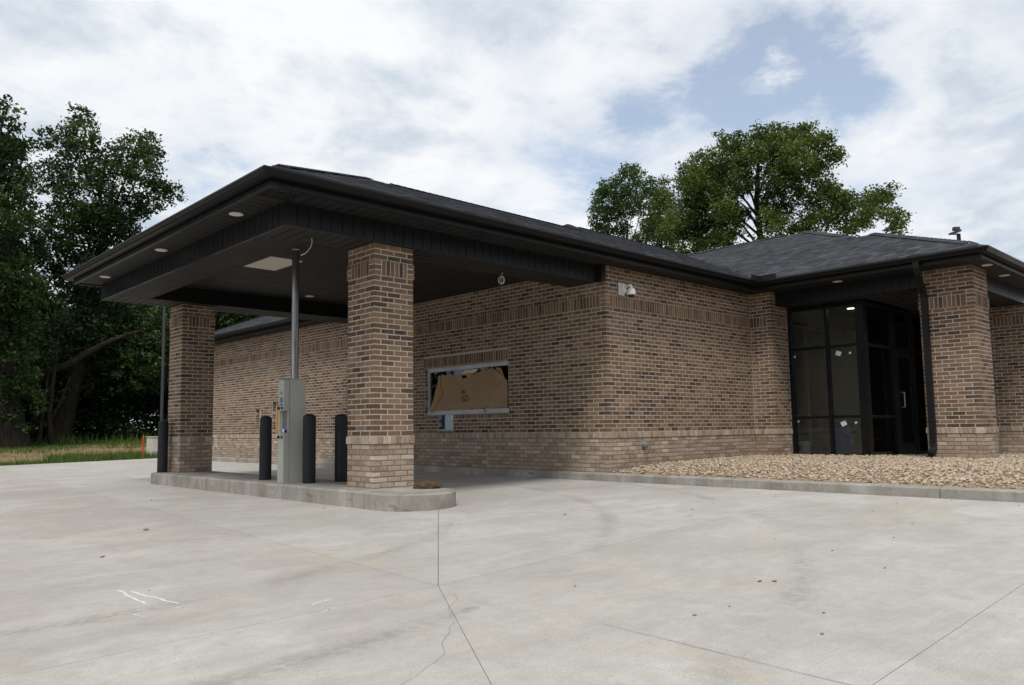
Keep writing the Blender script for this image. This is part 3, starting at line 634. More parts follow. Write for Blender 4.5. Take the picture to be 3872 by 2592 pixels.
# ---- brick columns
def column(x0, y0, w, d, ztop, label, zlo=0.0, limit=290, cat='brick column'):
    t = thing('brick_column', label, cat, (x0+w/2, y0+d/2, zlo)); b = Brickwork()
    masonry(b, t, [(x0, y0), (x0+w, y0), (x0+w, y0+d), (x0, y0+d)], closed=True, ztop=ztop, zlo=zlo)
    MB().box(x0+.1, x0+w-.1, y0+.1, y0+d-.1, zlo, ztop-.002).obj('core', 'mortar', t); b.finish(limit); return t
CW = 0.6096
column(0.0, 0.0, CW, CW, ZM, 'near brick column holding up the canopy at the rounded end of the island', 0.0)
column(0.0, 6.209, CW, CW, ZM, 'far brick column of the canopy, beside the lone bollard near the trees', 0.0)
column(9.135, -4.116, 0.8128, 0.8380, ZW, 'wide brick column with the dark downspout at the corner of the entrance porch', -0.1)
column(12.98, -4.116, 0.8128, 0.8380, ZM, 'shaded brick column behind the downspout column, at the right edge', -0.1)
BW.finish(290)

# ---- eaves: gutters, fascias
GX, GY = 8.38, -0.72
eave = [(17.4, -4.58)] ; path = [(3.772, 16.46), (3.772, 6.90), (-1.871, 6.90), (-1.871, GY), (GX, GY), (GX, -4.58), (14.3, -4.58), (14.3, -4.2), (18.3, -4.2)]
gprof = [(0.0, 3.480), (0.0, 3.466), (-0.008, 3.452), (-0.026, 3.432), (-0.034, 3.408), (-0.150, 3.408), (-0.150, 3.515), (-0.140, 3.515), (-0.140, 3.418), (-0.044, 3.418), (-0.034, 3.440), (-0.012, 3.460), (-0.012, 3.480), (-0.004, 3.490)]
MB().sweep(gprof, path).obj('gutter', 'gutter', bld)
fprof = [(-0.163, 3.515), (-0.163, 3.390), (-0.176, 3.345), (-0.186, 3.345), (-0.186, 3.515)]
MB().sweep(fprof, path).obj('fascia', 'bronze', bld)
MB().sweep([(-0.158, 3.392), (-0.146, 3.386), (-0.146, 3.337), (-0.150, 3.334), (-0.195, 3.334), (-0.195, 3.344), (-0.162, 3.344)], path).obj('fascia_trim', 'bronze', bld)

# ---- soffits: boards one by one
def boards(name, m, axis, a0, a1, b0, b1, z, pitch, th=0.012, gap=0.017, parent=None, drop=0.0):
    n = max(1, round((a1-a0)/pitch)); w = (a1-a0)/n; mesh = None
    for i in range(n):
        lo = a0+i*w; 
        if mesh is None:
            q = MB(); W2 = w-gap
            if axis == 'x': q.box(0, W2, 0, b1-b0, 0, th); mesh = q.mesh(name, m)
            else: q.box(0, b1-b0, 0, W2, 0, th); mesh = q.mesh(name, m)
        loc = (lo+gap/2, b0, z) if axis == 'x' else (b0, lo+gap/2, z); link(name, mesh, parent or bld, loc)
def upright(name, m, axis, a0, a1, c, z0, z1, pitch, side, th=0.010, gap=0.012):
    n = max(1, round((a1-a0)/pitch)); w = (a1-a0)/n; q = MB(); s0, s1 = (0, side*th)
    if axis == 'x': q.box(0, w-gap, s0, s1, 0, z1-z0)
    else: q.box(s0, s1, 0, w-gap, 0, z1-z0)
    me = q.mesh(name, m)
    for i in range(n):
        lo = a0+i*w+gap/2; link(name, me, bld, (lo, c, z0) if axis == 'x' else (c, lo, z0))
ZE = 3.355
Xo0, Xo1, Xi1 = -1.290, -0.670, -0.670; Yn0, Yn1, Yf0, Yf1 = -0.090, 0.555, 5.940, 6.640
boards('soffit_panel', 'soffit', 'y', -0.40, 6.62, Xo0-0.41, Xo0+0.02, ZE, 0.152)                    # outer eave
boards('soffit_panel', 'soffit', 'x', -1.70, XW-0.02, -0.565, -0.09+0.02, ZE, 0.152)                 # near eave
boards('soffit_panel', 'soffit', 'x', XW-0.02, 8.52, -0.565, YW+0.03, ZE, 0.152)
boards('soffit_panel', 'soffit', 'x', -1.70, XW-0.6, 6.62, 6.75, ZE, 0.30)
boards('soffit_panel', 'soffit', 'y', -4.42, YW, 8.535, 9.17, ZE, 0.152)                              # porch eave
boards('soffit_panel', 'soffit', 'x', 9.17, 14.1, -4.42, -3.98, ZE, 0.152)
boards('soffit_panel', 'soffit', 'y', 6.9, 16.0, 3.93, XW+0.02, ZE+.01, 0.30)
boards('ceiling_panel', 'soffit', 'y', Yn1-0.02, Yf0+0.02, Xi1-0.02, XW+0.01, ZE-0.001, 0.104, gap=0.014)
MB().box(-1.72, 8.55, -0.57, 6.76, ZE+.014, ZE+.03).obj('soffit_backing', 'dark', bld); MB().box(8.53, 14.1, -4.43, -0.05, ZE+.014, ZE+.03).obj('soffit_backing', 'dark', bld); MB().box(3.93, XW+.02, 6.76, 16.2, ZE+.024, ZE+.04).obj('soffit_backing', 'dark', bld)
# beams of the canopy
core = MB(); e = .012
core.box(Xo0+e, Xo1-e, Yn0+e, Yf1-e, ZM+e, ZE); core.box(Xo1-e, XW, Yn0+e, Yn1-e, ZM+e, ZE-.002); core.box(Xo1-e, XW, Yf0+e, Yf1-e, ZM+e, ZE-.002)
core.obj('beam', 'dark', bld)
upright('beam_panel', 'bronze', 'y', Yn0, Yf1, Xo0+e, ZM, ZE, 0.152, -1); upright('beam_panel', 'bronze', 'x', Xo0, XW, Yn0+e, ZM, ZE, 0.152, -1)
upright('beam_panel', 'bronze_shaded', 'x', Xo1, XW, Yf0+e, ZM, ZE, 0.152, -1); upright('beam_panel', 'bronze_shaded', 'x', Xo1, XW, Yn1-e, ZM, ZE, 0.30, 1); upright('beam_panel', 'bronze_shaded', 'y', Yn1, Yf0, Xo1-e, ZM, ZE, 0.152, 1); upright('beam_panel', 'bronze', 'x', Xo0, XW, Yf1-e, ZM, ZE, 0.30, 1)  # inner beam faces: shade under the canopy put into a darker bronze
boards('beam_soffit', 'soffit', 'y', Yn1, Yf0, Xo0+.02, Xo1-.02, ZM-.001, 0.106, gap=.014); boards('beam_soffit', 'soffit', 'x', Xo0+.02, XW-.02, Yn0+.02, Yn1-.004, ZM-.001, 0.152); boards('beam_soffit', 'soffit', 'x', Xo0+.02, XW-.02, Yf0+.004, Yf1-.02, ZM-.001, 0.152)
tr = MB(); tr.sweep([(0.004, ZM-.004), (0.004, ZM+.022), (-.03, ZM+.022), (-.03, ZM-.004)], [(XW, Yf1), (Xo0, Yf1), (Xo0, Yn0), (XW, Yn0)]); tr.obj('beam_trim', 'bronze', bld)
# porch beams
pb = MB(); pb.box(9.172, 9.6, -3.30, -0.64, ZM+e, ZE); pb.box(9.9, 13.0, -3.98, -3.5, ZM+e, ZE); pb.obj('beam', 'dark', bld)
upright('beam_panel', 'bronze', 'y', -3.29, -0.60, 9.172, ZM, ZE, 0.152, -1); upright('beam_panel', 'bronze', 'x', 9.93, 13.0, -3.98, ZM, ZE, 0.152, -1)
boards('beam_soffit', 'soffit', 'y', -3.28, -0.64, 9.175, 9.62, ZM-.001, 0.152); boards('ceiling_panel', 'soffit', 'y', -3.95, -2.12, 9.6, 14.0, ZM+.02, 0.152)
MB().box(XW-.1, XW-.002, YW-.02, YW+.1, ZM, ZE).obj('beam_end', 'bronze', bld)

# ---- roof
SL = 0.42; CS = math.sqrt(1+SL*SL); Z0 = 3.500
deck = MB()
def tri(*p): deck.add([(x, y, z-0.012) for x, y, z in p], [tuple(range(len(p)))])
def zr(t): return Z0+SL*t
X0c, Y0c, Xm, Ym1 = -1.86, GY+0.01, 3.78, 16.45
tc_ = 3.81; tm = 6.80; ta = 4.70; tb = 2.74
yr = Y0c+tc_; ymr = Y0c+tm; Xg = GX+0.01; Yp = -4.57; Ya2 = -4.20
tri((X0c, Y0c, Z0), (X0c+tc_, yr, zr(tc_)), (X0c, 6.89, Z0))
tri((X0c, Y0c, Z0), (Xg, Y0c, Z0), (Xg+ta, Y0c+ta, zr(ta)), (Xg+ta, Y0c+ta+.01, zr(ta)), (Xm+tc_, yr, zr(tc_)), (X0c+tc_, yr, zr(tc_)))
tri((Xm+tc_, yr, zr(tc_)), (Xg+ta, Y0c+ta, zr(ta)), (18.5, Y0c+ta, zr(ta)), (18.5, ymr, zr(tm)), (Xm+tm, ymr, zr(tm)))
tri((X0c, 6.89, Z0), (X0c+tc_, yr, zr(tc_)), (Xm+tc_, yr, zr(tc_)), (Xm, 6.89, Z0))
tri((Xm, 6.89, Z0), (Xm+tc_, yr, zr(tc_)), (Xm+tm, ymr, zr(tm)), (Xm+tm, Ym1-tm, zr(tm)), (Xm, Ym1, Z0))
tri((Xm, Ym1, Z0), (Xm+tm, Ym1-tm, zr(tm)), (18.5, Ym1-tm, zr(tm)), (18.5, Ym1, Z0)); tri((Xm+tm, ymr, zr(tm)), (18.5, ymr, zr(tm)), (18.5, Ym1-tm, zr(tm)), (Xm+tm, Ym1-tm, zr(tm)))
tri((Xg, Y0c, Z0), (Xg, Yp, Z0), (Xg+tb, Yp+tb, zr(tb)), (Xg+tb, Ya2+tb, zr(tb)), (Xg+ta, Ya2+ta, zr(ta)), (Xg+ta, Y0c+ta, zr(ta)))
tri((Xg, Yp, Z0), (Xg+2*tb, Yp, Z0), (Xg+tb, Yp+tb, zr(tb))); tri((Xg+2*tb, Yp, Z0), (Xg+2*tb, Ya2, Z0), (Xg+tb, Ya2+tb, zr(tb)), (Xg+tb, Yp+tb, zr(tb)))
tri((Xg+2*tb, Ya2, Z0), (18.5, Ya2, Z0), (18.5, Ya2+.1, Z0), (Xg+ta, Ya2+ta, zr(ta)), (Xg+tb, Ya2+tb, zr(tb))); tri((18.5, Ya2, Z0), (18.5, Y0c+ta, zr(0)), (Xg+ta, Y0c+ta, zr(ta)), (Xg+ta, Ya2+ta, zr(ta)))
roof = deck.obj('roof', 'shingle', bld)
ROOF = []                                              # shingle tabs: corner points of a thin slab
def tabs(fx, lohi, tmax, step=0.132):
    t = 0.02; row = 0
    while t < tmax:
        t1 = min(t+step*1.06, tmax+.02); lo, hi = lohi(t); lo1, hi1 = lohi(t1); u = min(lo, lo1) - random.uniform(0, .2); base = random.random()
        while u < max(hi, hi1):
            w = random.choice((.11, .14, .165, .20)); a, b = max(u, lo), min(u+w, hi); a1, b1 = max(u, lo1), min(u+w, hi1)
            if b-a > .02 and b1 > a1-.001:
                thick = random.random() < .5; h = .011 if thick else .005; tone = min(1, max(0, .42 + (.13 if thick else -.11) + random.gauss(0, .15)))
                ROOF.append((fx(a, t, h), fx(b-.003, t, h), fx(max(b1, a1+.001), t1, .002), fx(a1, t1, .002), fx(a, t, -.012), fx(b-.003, t, -.012), tone))
            u += w
        t += step; row += 1
tabs(lambda u, t, h: (u, Y0c+t, zr(t)+h), lambda t: (X0c+t if t < tc_ else Xm+t, Xg+t if t < ta else 17.0), tm)
tabs(lambda u, t, h: (Xg+t, -u, zr(t)+h), lambda t: (-(Y0c+t) if t < ta else 99, -(Yp+t) if t < tb else -(Ya2+t)), ta)
tabs(lambda u, t, h: (Xm+t, -u, zr(t)+h), lambda t: (-(Ym1-t), -6.9 if t < 3.0 else -8.5), 4.0)
def score(q):
    c = Vector(q[0]).lerp(Vector(q[2]), .5); v = c-CAM; n = (Vector(q[1])-Vector(q[0])).cross(Vector(q[3])-Vector(q[0])); return abs(n.dot(v))/v.length**3
order = sorted(range(len(ROOF)), key=lambda i: -score(ROOF[i])); big = set(order[:290]); rest = MB()
tf = [(0, 1, 2, 3), (4, 5, 1, 0), (4, 0, 3), (5, 2, 1)]
for i, q in enumerate(ROOF):
    if i in big:
        o = q[0]; MB_ = MB().add([(v[0]-o[0], v[1]-o[1], v[2]-o[2]) for v in q[:6]], tf, q[6]); link('shingle', MB_.mesh('shingle', 'shingle'), roof, o)
    else: rest.add(q[:6], tf, q[6])
rest.obj('shingles', 'shingle', roof, kind='stuff')
def caps(p, q, n1, n2, w=0.14):                        # overlapping cap shingles along a hip or ridge, n1/n2 the two downhill directions
    p, q = Vector(p), Vector(q); p = p + (q-p)*(.50/(q-p).length); Ln = (q-p).length; d = (q-p)/Ln; n = max(1, int(Ln/.145)); n1 = Vector(n1).normalized()*w; n2 = Vector(n2).normalized()*w
    for i in range(n):
        a = p+d*(Ln*i/n); b = p+d*min(Ln, Ln*(i+1)/n+.03); z0, z1 = Vector((0, 0, .028)), Vector((0, 0, .016))
        vs = [a+z0+n1, a+z0, a+z0+n2, b+z1+n2, b+z1, b+z1+n1]; lo = [v-Vector((0, 0, .014)) for v in vs[:3]]
        m = MB().add([v-a for v in vs+lo], [(0, 1, 4, 5), (1, 2, 3, 4), (6, 7, 1, 0), (7, 8, 2, 1)], random.uniform(.3, .8)); link('ridge_cap', m.mesh('ridge_cap', 'shingle'), roof, a)
caps((X0c, Y0c, Z0), (X0c+tc_, yr, zr(tc_)), (1, -1, -SL), (-1, 1, -SL)); caps((X0c+tc_, yr, zr(tc_)), (Xm+tc_, yr, zr(tc_)), (0, -1, -SL), (0, 1, -SL))
caps((Xm+tc_, yr, zr(tc_)), (Xm+tm, ymr, zr(tm)), (1, -1, -SL), (-1, 1, -SL)); caps((Xm+tm, ymr, zr(tm)), (17.5, ymr, zr(tm)), (0, -1, -SL), (0, 1, -SL))
caps((Xg, Yp, Z0), (Xg+tb, Yp+tb, zr(tb)), (-1, 1, -SL), (1, -1, -SL)); caps((Xg+tb, Yp+tb, zr(tb)), (Xg+tb, Ya2+tb, zr(tb)), (-1, 0, -SL), (1, 0, -SL))
caps((Xg+tb, Ya2+tb, zr(tb)), (Xg+ta, Ya2+ta, zr(ta)), (-1, 1, -SL), (1, -1, -SL)); caps((Xg+ta, Ya2+ta, zr(ta)), (Xg+ta, Y0c+ta, zr(ta)), (-1, 0, -SL), (1, 0, -SL))
caps((Xm, Ym1, Z0), (Xm+tm, Ym1-tm, zr(tm)), (-1, -1, -SL), (1, 1, -SL))
# splash guard standing on the gutter at the valley
sg = MB(); sg.box(GX-.36, GX-.345, GY-.005, GY+.0, 3.48, 3.60)
sg = MB(); sg.box(GX-.30, GX, GY-.006, GY, 3.47, 3.585); sg.box(GX-.006, GX, GY-.34, GY-.006, 3.47, 3.585); sg.obj('splash_guard', 'bronze', bld)
# downspout
ds = MB(); xd, yd = 9.085, -3.38
def duct(pts, w=.095, d=.075):
    q = MB(); q.sweep([(-w/2, 0)], [(0, 0)]) if False else None
    P = [Vector(p) for p in pts]; vs = []
    for i, p in enumerate(P):
        t = (P[min(i+1, len(P)-1)]-P[max(i-1, 0)]).normalized(); y = Vector((0, 1, 0)); n = t.cross(y).normalized()
        vs += [p+y*w/2+n*d/2, p-y*w/2+n*d/2, p-y*w/2-n*d/2, p+y*w/2-n*d/2]
    q.add(vs, [(4*i+k, 4*i+(k+1) % 4, 4*i+4+(k+1) % 4, 4*i+4+k) for i in range(len(P)-1) for k in range(4)] + [(3, 2, 1, 0), tuple(4*len(P)-4+k for k in range(4))]); return q
dn = duct([(8.445, yd-.12, 3.41), (8.455, yd-.12, 3.31), (8.50, yd-.11, 3.235), (8.90, yd-.03, 3.06), (9.03, yd, 2.99), (9.085, yd, 2.88), (9.085, yd, 2.5), (9.085, yd, .38), (9.075, yd, .30), (9.03, yd, .235), (8.93, yd, .19)]).obj('downspout', 'bronze', bld)
for k in (-.03, 0, .03): MB().box(9.041, 9.047, yd+k-.006, yd+k+.006, .40, 2.85).obj('rib', 'bronze', dn)
for z in (.75, 2.55): MB().box(9.040, 9.125, yd-.052, yd+.052, z, z+.03).obj('strap', 'bronze', dn)
# recessed eave lights
def can(x, y, z, r=.085):
    a = MB().lathe([(r, z-.006), (r, z+.004)], x, y, 28).obj('recessed_light', 'cream', bld, True); MB().lathe([(r*.80, z-.0085), (r*.80, z-.002)], x, y, 28).obj('lens', 'lens', a, True)
for x, y in ((-1.48, .778), (-1.475, 3.257), (-1.47, 5.822)): can(x, y, ZE-.002)
can(2.16, 5.40, ZE-.003); can(8.90, -1.99, ZE-.002); can(10.71, -4.20, ZE-.002); can(9.4, -4.28, ZE-.002)
MB().box(-.075, .46, 2.63, 3.54, ZE-.012, ZE-.002).obj('ceiling_light_panel', 'cream', bld)
MB().box(17.79, 17.80, -1.95, -.8, .8, 2.6).obj('pane', 'glass', part_empty('window', (17.8, -1.4, .8), 'unseen window added on the side away from the drive to light the lobby'))  # out of sight, added so that daylight reaches the lobby
# ---- drive-up window
wf = part_empty('window', (XW+.09, 3.36, 1.49), 'wide drive-up window with silver frame in the shaded wall')
xw0, xw1 = XW+.085, XW+.135; y0, y1, z0, z1 = 2.125, 4.598, 1.012, 1.968
q = MB(); q.box(xw0, xw1, y0, y1, z1-.082, z1); q.box(xw0-.02, xw1, y0, y1, z0, z0+.082); q.box(xw0, xw1, y1-.055, y1, z0+.083, z1-.083); q.box(xw0, xw1, y0, y0+.055, z0+.083, z1-.083)
q.box(xw0-.012, xw0-.001, y0, y1-.001, z1-.03, z1-.012); q.obj('frame', 'silver', wf)
MB().box(xw0+.022, xw0+.028, y0+.05, y1-.05, z0+.08, z1-.08).obj('pane', 'glass', wf)
dr = part_empty('drawer_opening', (XW+.06, 3.92, .85), 'square opening below the window covered with torn blue and pale sheet')
MB().box(XW+.075, XW+.080, 3.705, 4.04, .72, 1.005).obj('sheet', 'sheet_pale', dr); q = MB(); q.add([(XW+.072, 4.04, .715), (XW+.072, 4.13, .73), (XW+.072, 4.14, .90), (XW+.072, 4.12, 1.005), (XW+.072, 4.03, 1.005), (XW+.072, 4.05, .9), (XW+.072, 4.035, .8)], [(0, 1, 2, 3, 4, 5, 6)]); q.obj('blue_sheet', 'sheet_blue', dr)
q = MB(); q.add([(XW+.070, 3.70, .905), (XW+.070, 3.77, .945), (XW+.070, 3.86, .965), (XW+.070, 3.885, .995), (XW+.070, 3.70, .93), (XW+.070, 3.70, .86), (XW+.070, 3.75, .885)], [(0, 4, 3, 2, 1), (0, 1, 6, 5)]); q.obj('tear', 'kiosk_dark', dr)
MB().box(XW+.066, XW+.069, 3.70, 3.855, .93, 1.0).obj('paper', 'paper', dr); MB().box(XW+.05, XW+.14, 3.70, 4.15, .695, .715).obj('sill', 'silver', dr)
so = part_empty('slot_opening', (XW+.1, 12, 1.0), 'narrow tall slot left open in the far wall'); MB().box(XW+.012, XW+.10, 11.905, 11.945, .82, 1.33).obj('insulation', 'white', so); MB().box(XW+.16, XW+.18, 11.9, 12.17, .82, 1.33).obj('backing', 'inner_door', so)
po = part_empty('plywood_opening', (XW+.1, 10.6, 1.1), 'opening in the far wall boarded with plywood'); MB().box(XW+.09, XW+.11, 10.10, 11.14, .65, 1.51).obj('plywood', 'wood', po); MB().box(XW+.05, XW+.09, 11.05, 11.10, .65, 1.51).obj('batten', 'wood', po)
# ---- entrance glazing
sf = part_empty('storefront', (9.65, -1.4, .1), 'black framed glass corner of the entrance'); XA, YB = 9.640, -2.10; zf0, zf1 = .085, ZM-.01
def bar(x0, x1, y0, y1, z0, z1): MB().box(x0, x1, y0, y1, z0, z1).obj('mullion', 'frame', sf)
ya, ym, yc = -.632, -1.372, YB
bar(XA, XA+.11, ya-.05, ya, zf0, zf1); bar(XA, XA+.11, ym-.05, ym, zf0, zf1); bar(XA-.01, XA+.17, yc-.02, yc+.13, zf0, zf1)
for z, h in ((zf1-.07, .07), (2.205, .055), (.835, .055), (zf0, .06)):
    for a, b in ((ym+.001, ya-.051), (yc+.131, ym-.051)): bar(XA+.012, XA+.10, a, b, z, z+h)
zsp = [(zf0+.06, .835), (.89, 2.205), (2.26, zf1-.07)]
for a, b in ((ym, ya-.05), (yc+.13, ym-.05)):
    for z0_, z1_ in zsp: MB().box(XA+.05, XA+.056, a, b, z0_, z1_).obj('pane', 'glass', sf)
xs_ = [XA+.17, 11.02, 11.20, 12.06, 12.20, 14.0]
bar(11.02, 11.20, YB-.01, YB+.10, zf0, zf1); bar(12.06, 12.20, YB-.01, YB+.10, zf0, zf1)
for a, b, zz in ((XA+.171, 11.019, (zf1-.07, 2.205, .835, zf0)), (11.201, 12.059, (zf1-.07, 2.205)), (12.201, 14.0, (zf1-.07, 2.205, .835, zf0))):
    for z in zz: bar(a, b, YB+.002, YB+.09, z, z+.058)
    for z0_, z1_ in (zsp if len(zz) == 4 else zsp[2:]): MB().box(a, b, YB+.04, YB+.046, z0_, z1_).obj('pane', 'glass', sf)
dd = link('door', MB().box(11.205, 11.30, YB, YB+.05, zf0+.005, 2.20).box(11.96, 12.055, YB, YB+.05, zf0+.005, 2.20).box(11.301, 11.959, YB, YB+.05, 2.08, 2.20).box(11.301, 11.959, YB, YB+.05, zf0+.005, .34).mesh('door', 'frame'), sf)
MB().box(11.30, 11.96, YB+.022, YB+.028, .34, 2.08).obj('door_pane', 'glass', sf); MB().tube([(11.36, YB-.002, 1.05), (11.36, YB-.06, 1.05), (11.36, YB-.06, 1.35), (11.36, YB-.002, 1.35)], .011, 8).obj('door_handle', 'silver', sf, True)
def sticker(y, z, s, a):
    q = MB(); c, d = math.cos(a), math.sin(a); pts = [(-s, -s*.85), (s, -s*.85), (s, s*.85), (-s, s*.85)]; q.add([(XA+.0485, y+p*c-r*d, z+p*d+r*c) for p, r in pts] + [(XA+.0475, y+p*c-r*d, z+p*d+r*c) for p, r in pts], [(0, 1, 2, 3), (7, 6, 5, 4), (0, 1, 5, 4), (1, 2, 6, 5), (2, 3, 7, 6), (3, 0, 4, 7)]); q.obj('sticker', 'paper', sf)
sticker(-1.60, 2.09, .050, .38); sticker(-1.82, 2.085, .022, .1); sticker(-.72, 2.09, .018, .6); sticker(-1.63, .735, .052, -.45); sticker(-1.86, .75, .022, -.5); sticker(-.73, .79, .02, .8)
# lobby behind the glass
lob = MB(); lob.box(13.2, 13.3, -.75, 5.0, .09, 2.9); lob.box(10.62, 10.76, .35, .49, .09, 3.0); lob.box(12.1, 12.22, .2, .32, .09, 3.0); lob.box(9.7, 13.2, 4.2, 4.3, .09, 2.9); lob.box(11.6, 11.7, .9, 2.6, .09, 2.4); lob.obj('lobby_wall', 'drywall', bld)
MB().box(9.9, 13.19, 2.6, 2.75, 2.45, 2.6).obj('bulkhead', 'inner_door', bld); MB().box(11.0, 11.55, 4.12, 4.195, .09, 2.2).obj('inner_door', 'inner_door', bld); MB().box(11.55, 11.598, 1.1, 1.75, .09, 2.15).obj('inner_door', 'inner_door', bld)
a = MB().lathe([(.09, 3.006), (.09, 3.018)], 10.16, -1.69, 24).obj('ceiling_lamp', 'cream', bld); MB().lathe([(.07, 3.002), (.07, 3.006)], 10.16, -1.69, 24).obj('bulb', 'lamp_warm', a)

# ------------------------------------------------------------------ things round the building
MAIN = [(4.198, 1.803), (3.894, 1.795), (3.49, 1.767), (3.446, 1.705), (3.28, 1.72), (3.087, 1.762), (2.586, 1.842), (2.53, 1.824), (2.3, 1.687), (2.208, 1.598), (2.195, 1.43), (2.211, 1.102), (2.434, 1.104), (2.683, 1.097), (2.711, 1.121), (2.809, 1.153), (2.838, 1.115), (2.997, 1.086), (3.23, 1.107), (3.26, 1.093), (3.47, 1.094), (3.73, 1.096), (3.871, 1.089), (4.125, 1.099), (4.336, 1.086), (4.469, 1.063), (4.485, 1.11), (4.358, 1.343), (4.299, 1.505), (4.216, 1.686)]
LEFT = [(4.198, 1.803), (4.142, 1.795), (4.123, 1.579), (4.073, 1.424), (4.171, 1.326), (4.253, 1.227), (4.444, 1.052), (4.485, 1.11), (4.358, 1.343), (4.299, 1.505), (4.216, 1.686)]
FOLD = [(2.53, 1.824), (2.3, 1.687), (2.221, 1.604), (2.37, 1.569), (2.468, 1.49), (2.507, 1.614), (2.553, 1.731)]
TOP1 = [(3.894, 1.8), (3.483, 1.771), (3.446, 1.675), (3.848, 1.682)]
TOP2 = [(3.354, 1.793), (3.131, 1.792), (3.109, 1.754), (3.273, 1.7)]
TOP3 = [(3.087, 1.784), (2.586, 1.851), (2.579, 1.813), (3.088, 1.745)]
BACKR = [(2.53, 1.86), (2.379, 1.844), (2.287, 1.677), (2.422, 1.704)]
SILLTAB = [(2.816, 1.153), (2.704, 1.116), (2.796, 1.095), (2.804, 1.029), (2.847, 1.02), (2.817, 1.096)]
GREEN = [(3.49, 1.806), (3.383, 1.859), (3.056, 1.868), (3.013, 1.836), (3.131, 1.792), (3.339, 1.792)]
STROKES = [[(3.449, 1.482), (3.473, 1.444), (3.42, 1.435)], [(3.439, 1.475), (3.47, 1.404)], [(3.409, 1.451), (3.44, 1.403)], [(3.376, 1.442), (3.405, 1.446), (3.409, 1.431), (3.382, 1.423), (3.389, 1.406), (3.419, 1.403)], [(3.543, 1.308), (3.482, 1.323)], [(3.517, 1.33), (3.462, 1.324), (3.472, 1.31)], [(3.412, 1.342), (3.418, 1.329), (3.432, 1.325), (3.446, 1.33), (3.451, 1.343), (3.446, 1.355), (3.432, 1.36), (3.418, 1.354), (3.412, 1.342)], [(3.344, 1.359), (3.349, 1.348), (3.361, 1.345), (3.373, 1.349), (3.377, 1.36), (3.372, 1.37), (3.361, 1.374), (3.349, 1.369), (3.344, 1.359)], [(3.335, 1.379), (3.342, 1.347), (3.309, 1.353), (3.32, 1.366), (3.302, 1.377)], [(3.268, 1.267), (3.267, 1.323)], [(3.3, 1.271), (3.313, 1.262), (3.325, 1.274), (3.315, 1.297), (3.299, 1.319), (3.325, 1.32)], [(3.371, 1.259), (3.345, 1.258), (3.345, 1.283), (3.365, 1.284), (3.37, 1.298), (3.362, 1.315), (3.344, 1.309)], [(3.403, 1.254), (3.391, 1.265), (3.403, 1.282), (3.415, 1.297), (3.402, 1.311), (3.39, 1.296), (3.403, 1.282), (3.414, 1.266), (3.403, 1.254)], [(3.461, 1.25), (3.435, 1.249), (3.435, 1.275), (3.456, 1.275), (3.461, 1.29), (3.453, 1.307), (3.435, 1.3)]]

def sheet(polys, x, th, name, m, parent):
    b = MB()
    for k, poly in enumerate(polys):
        n = len(poly); xs_ = [x + random.uniform(-.006, .004) for _ in poly]; b.add([(a, y, z) for a, (y, z) in zip(xs_, poly)] + [(a+th, y, z) for a, (y, z) in zip(xs_, poly)], [tuple(range(n)), tuple(range(2*n-1, n-1, -1))] + [(i, (i+1) % n, n+(i+1) % n, n+i) for i in range(n)])
    me = b.mesh(name, m); bm = bmesh.new(); bm.from_mesh(me); bmesh.ops.triangulate(bm, faces=[f for f in bm.faces if len(f.verts) > 4]); bm.to_mesh(me); bm.free()
    return link(name, me, parent)
cb = thing('cardboard_sheet', 'torn brown cardboard sheet with handwritten numbers covering the drive-up window', 'cardboard', (4.43, 3.3, 1.05))
sheet([MAIN], 4.425, .004, 'board', 'card', cb)
sheet([LEFT], 4.412, .006, 'torn_edge', 'tape', cb); sheet([FOLD], 4.408, .004, 'folded_corner', 'card', cb); sheet([TOP1], 4.414, .004, 'torn_edge', 'card', cb); sheet([TOP2], 4.411, .005, 'torn_edge', 'tape', cb)
sheet([TOP3], 4.414, .005, 'torn_edge', 'tape', cb); sheet([BACKR], 4.436, .003, 'torn_edge', 'tape', cb); sheet([SILLTAB], 4.409, .004, 'torn_tab', 'tape', cb); sheet([GREEN], 4.434, .003, 'torn_paper', 'cream', cb)
q = MB()
for s in STROKES:
    for (ya, za), (yb, zb) in zip(s, s[1:]):
        d = Vector((yb-ya, zb-za)); 
        if d.length < 1e-4: continue
        n = Vector((-d.y, d.x)).normalized()*.0042; e = d.normalized()*.002
        q.add([(4.4175, ya-e.x-n.x, za-e.y-n.y), (4.4175, yb+e.x-n.x, zb+e.y-n.y), (4.4175, yb+e.x+n.x, zb+e.y+n.y), (4.4175, ya-e.x+n.x, za-e.y+n.y)], [(0, 1, 2, 3)])
q.obj('handwriting', 'ink', cb)

# bollards
def bollard(x, y, z, label):
    t = thing('bollard', label, 'bollard', (x, y, z), 'black bollards on the island')
    MB().lathe([(.089, 0), (.089, .905), (.086, .918), (.070, .936), (.045, .948), (.018, .954), (.001, .955)], 0, 0, 32).obj('sleeve', 'black_plastic', None, True) if False else None
    return t
bm0 = MB().lathe([(.089, 0), (.0895, .02), (.089, .905), (.084, .922), (.068, .938), (.045, .949), (.018, .955)], 0, 0, 36).mesh('bollard', 'black_plastic', True)
for x, y, lb in ((-.15, 6.62, 'black bollard standing alone left of the far brick column'), (0.0, 2.87, 'black bollard just left of the grey teller cabinet'), (.03, 1.63, 'black bollard in front of the grey teller cabinet, between it and the near column'), (.48, 1.53, 'black bollard half hidden behind the near brick column')):
    tag(link('bollard', bm0, None, (x, y, 0)), lb, 'bollard', 'black bollards on the island')

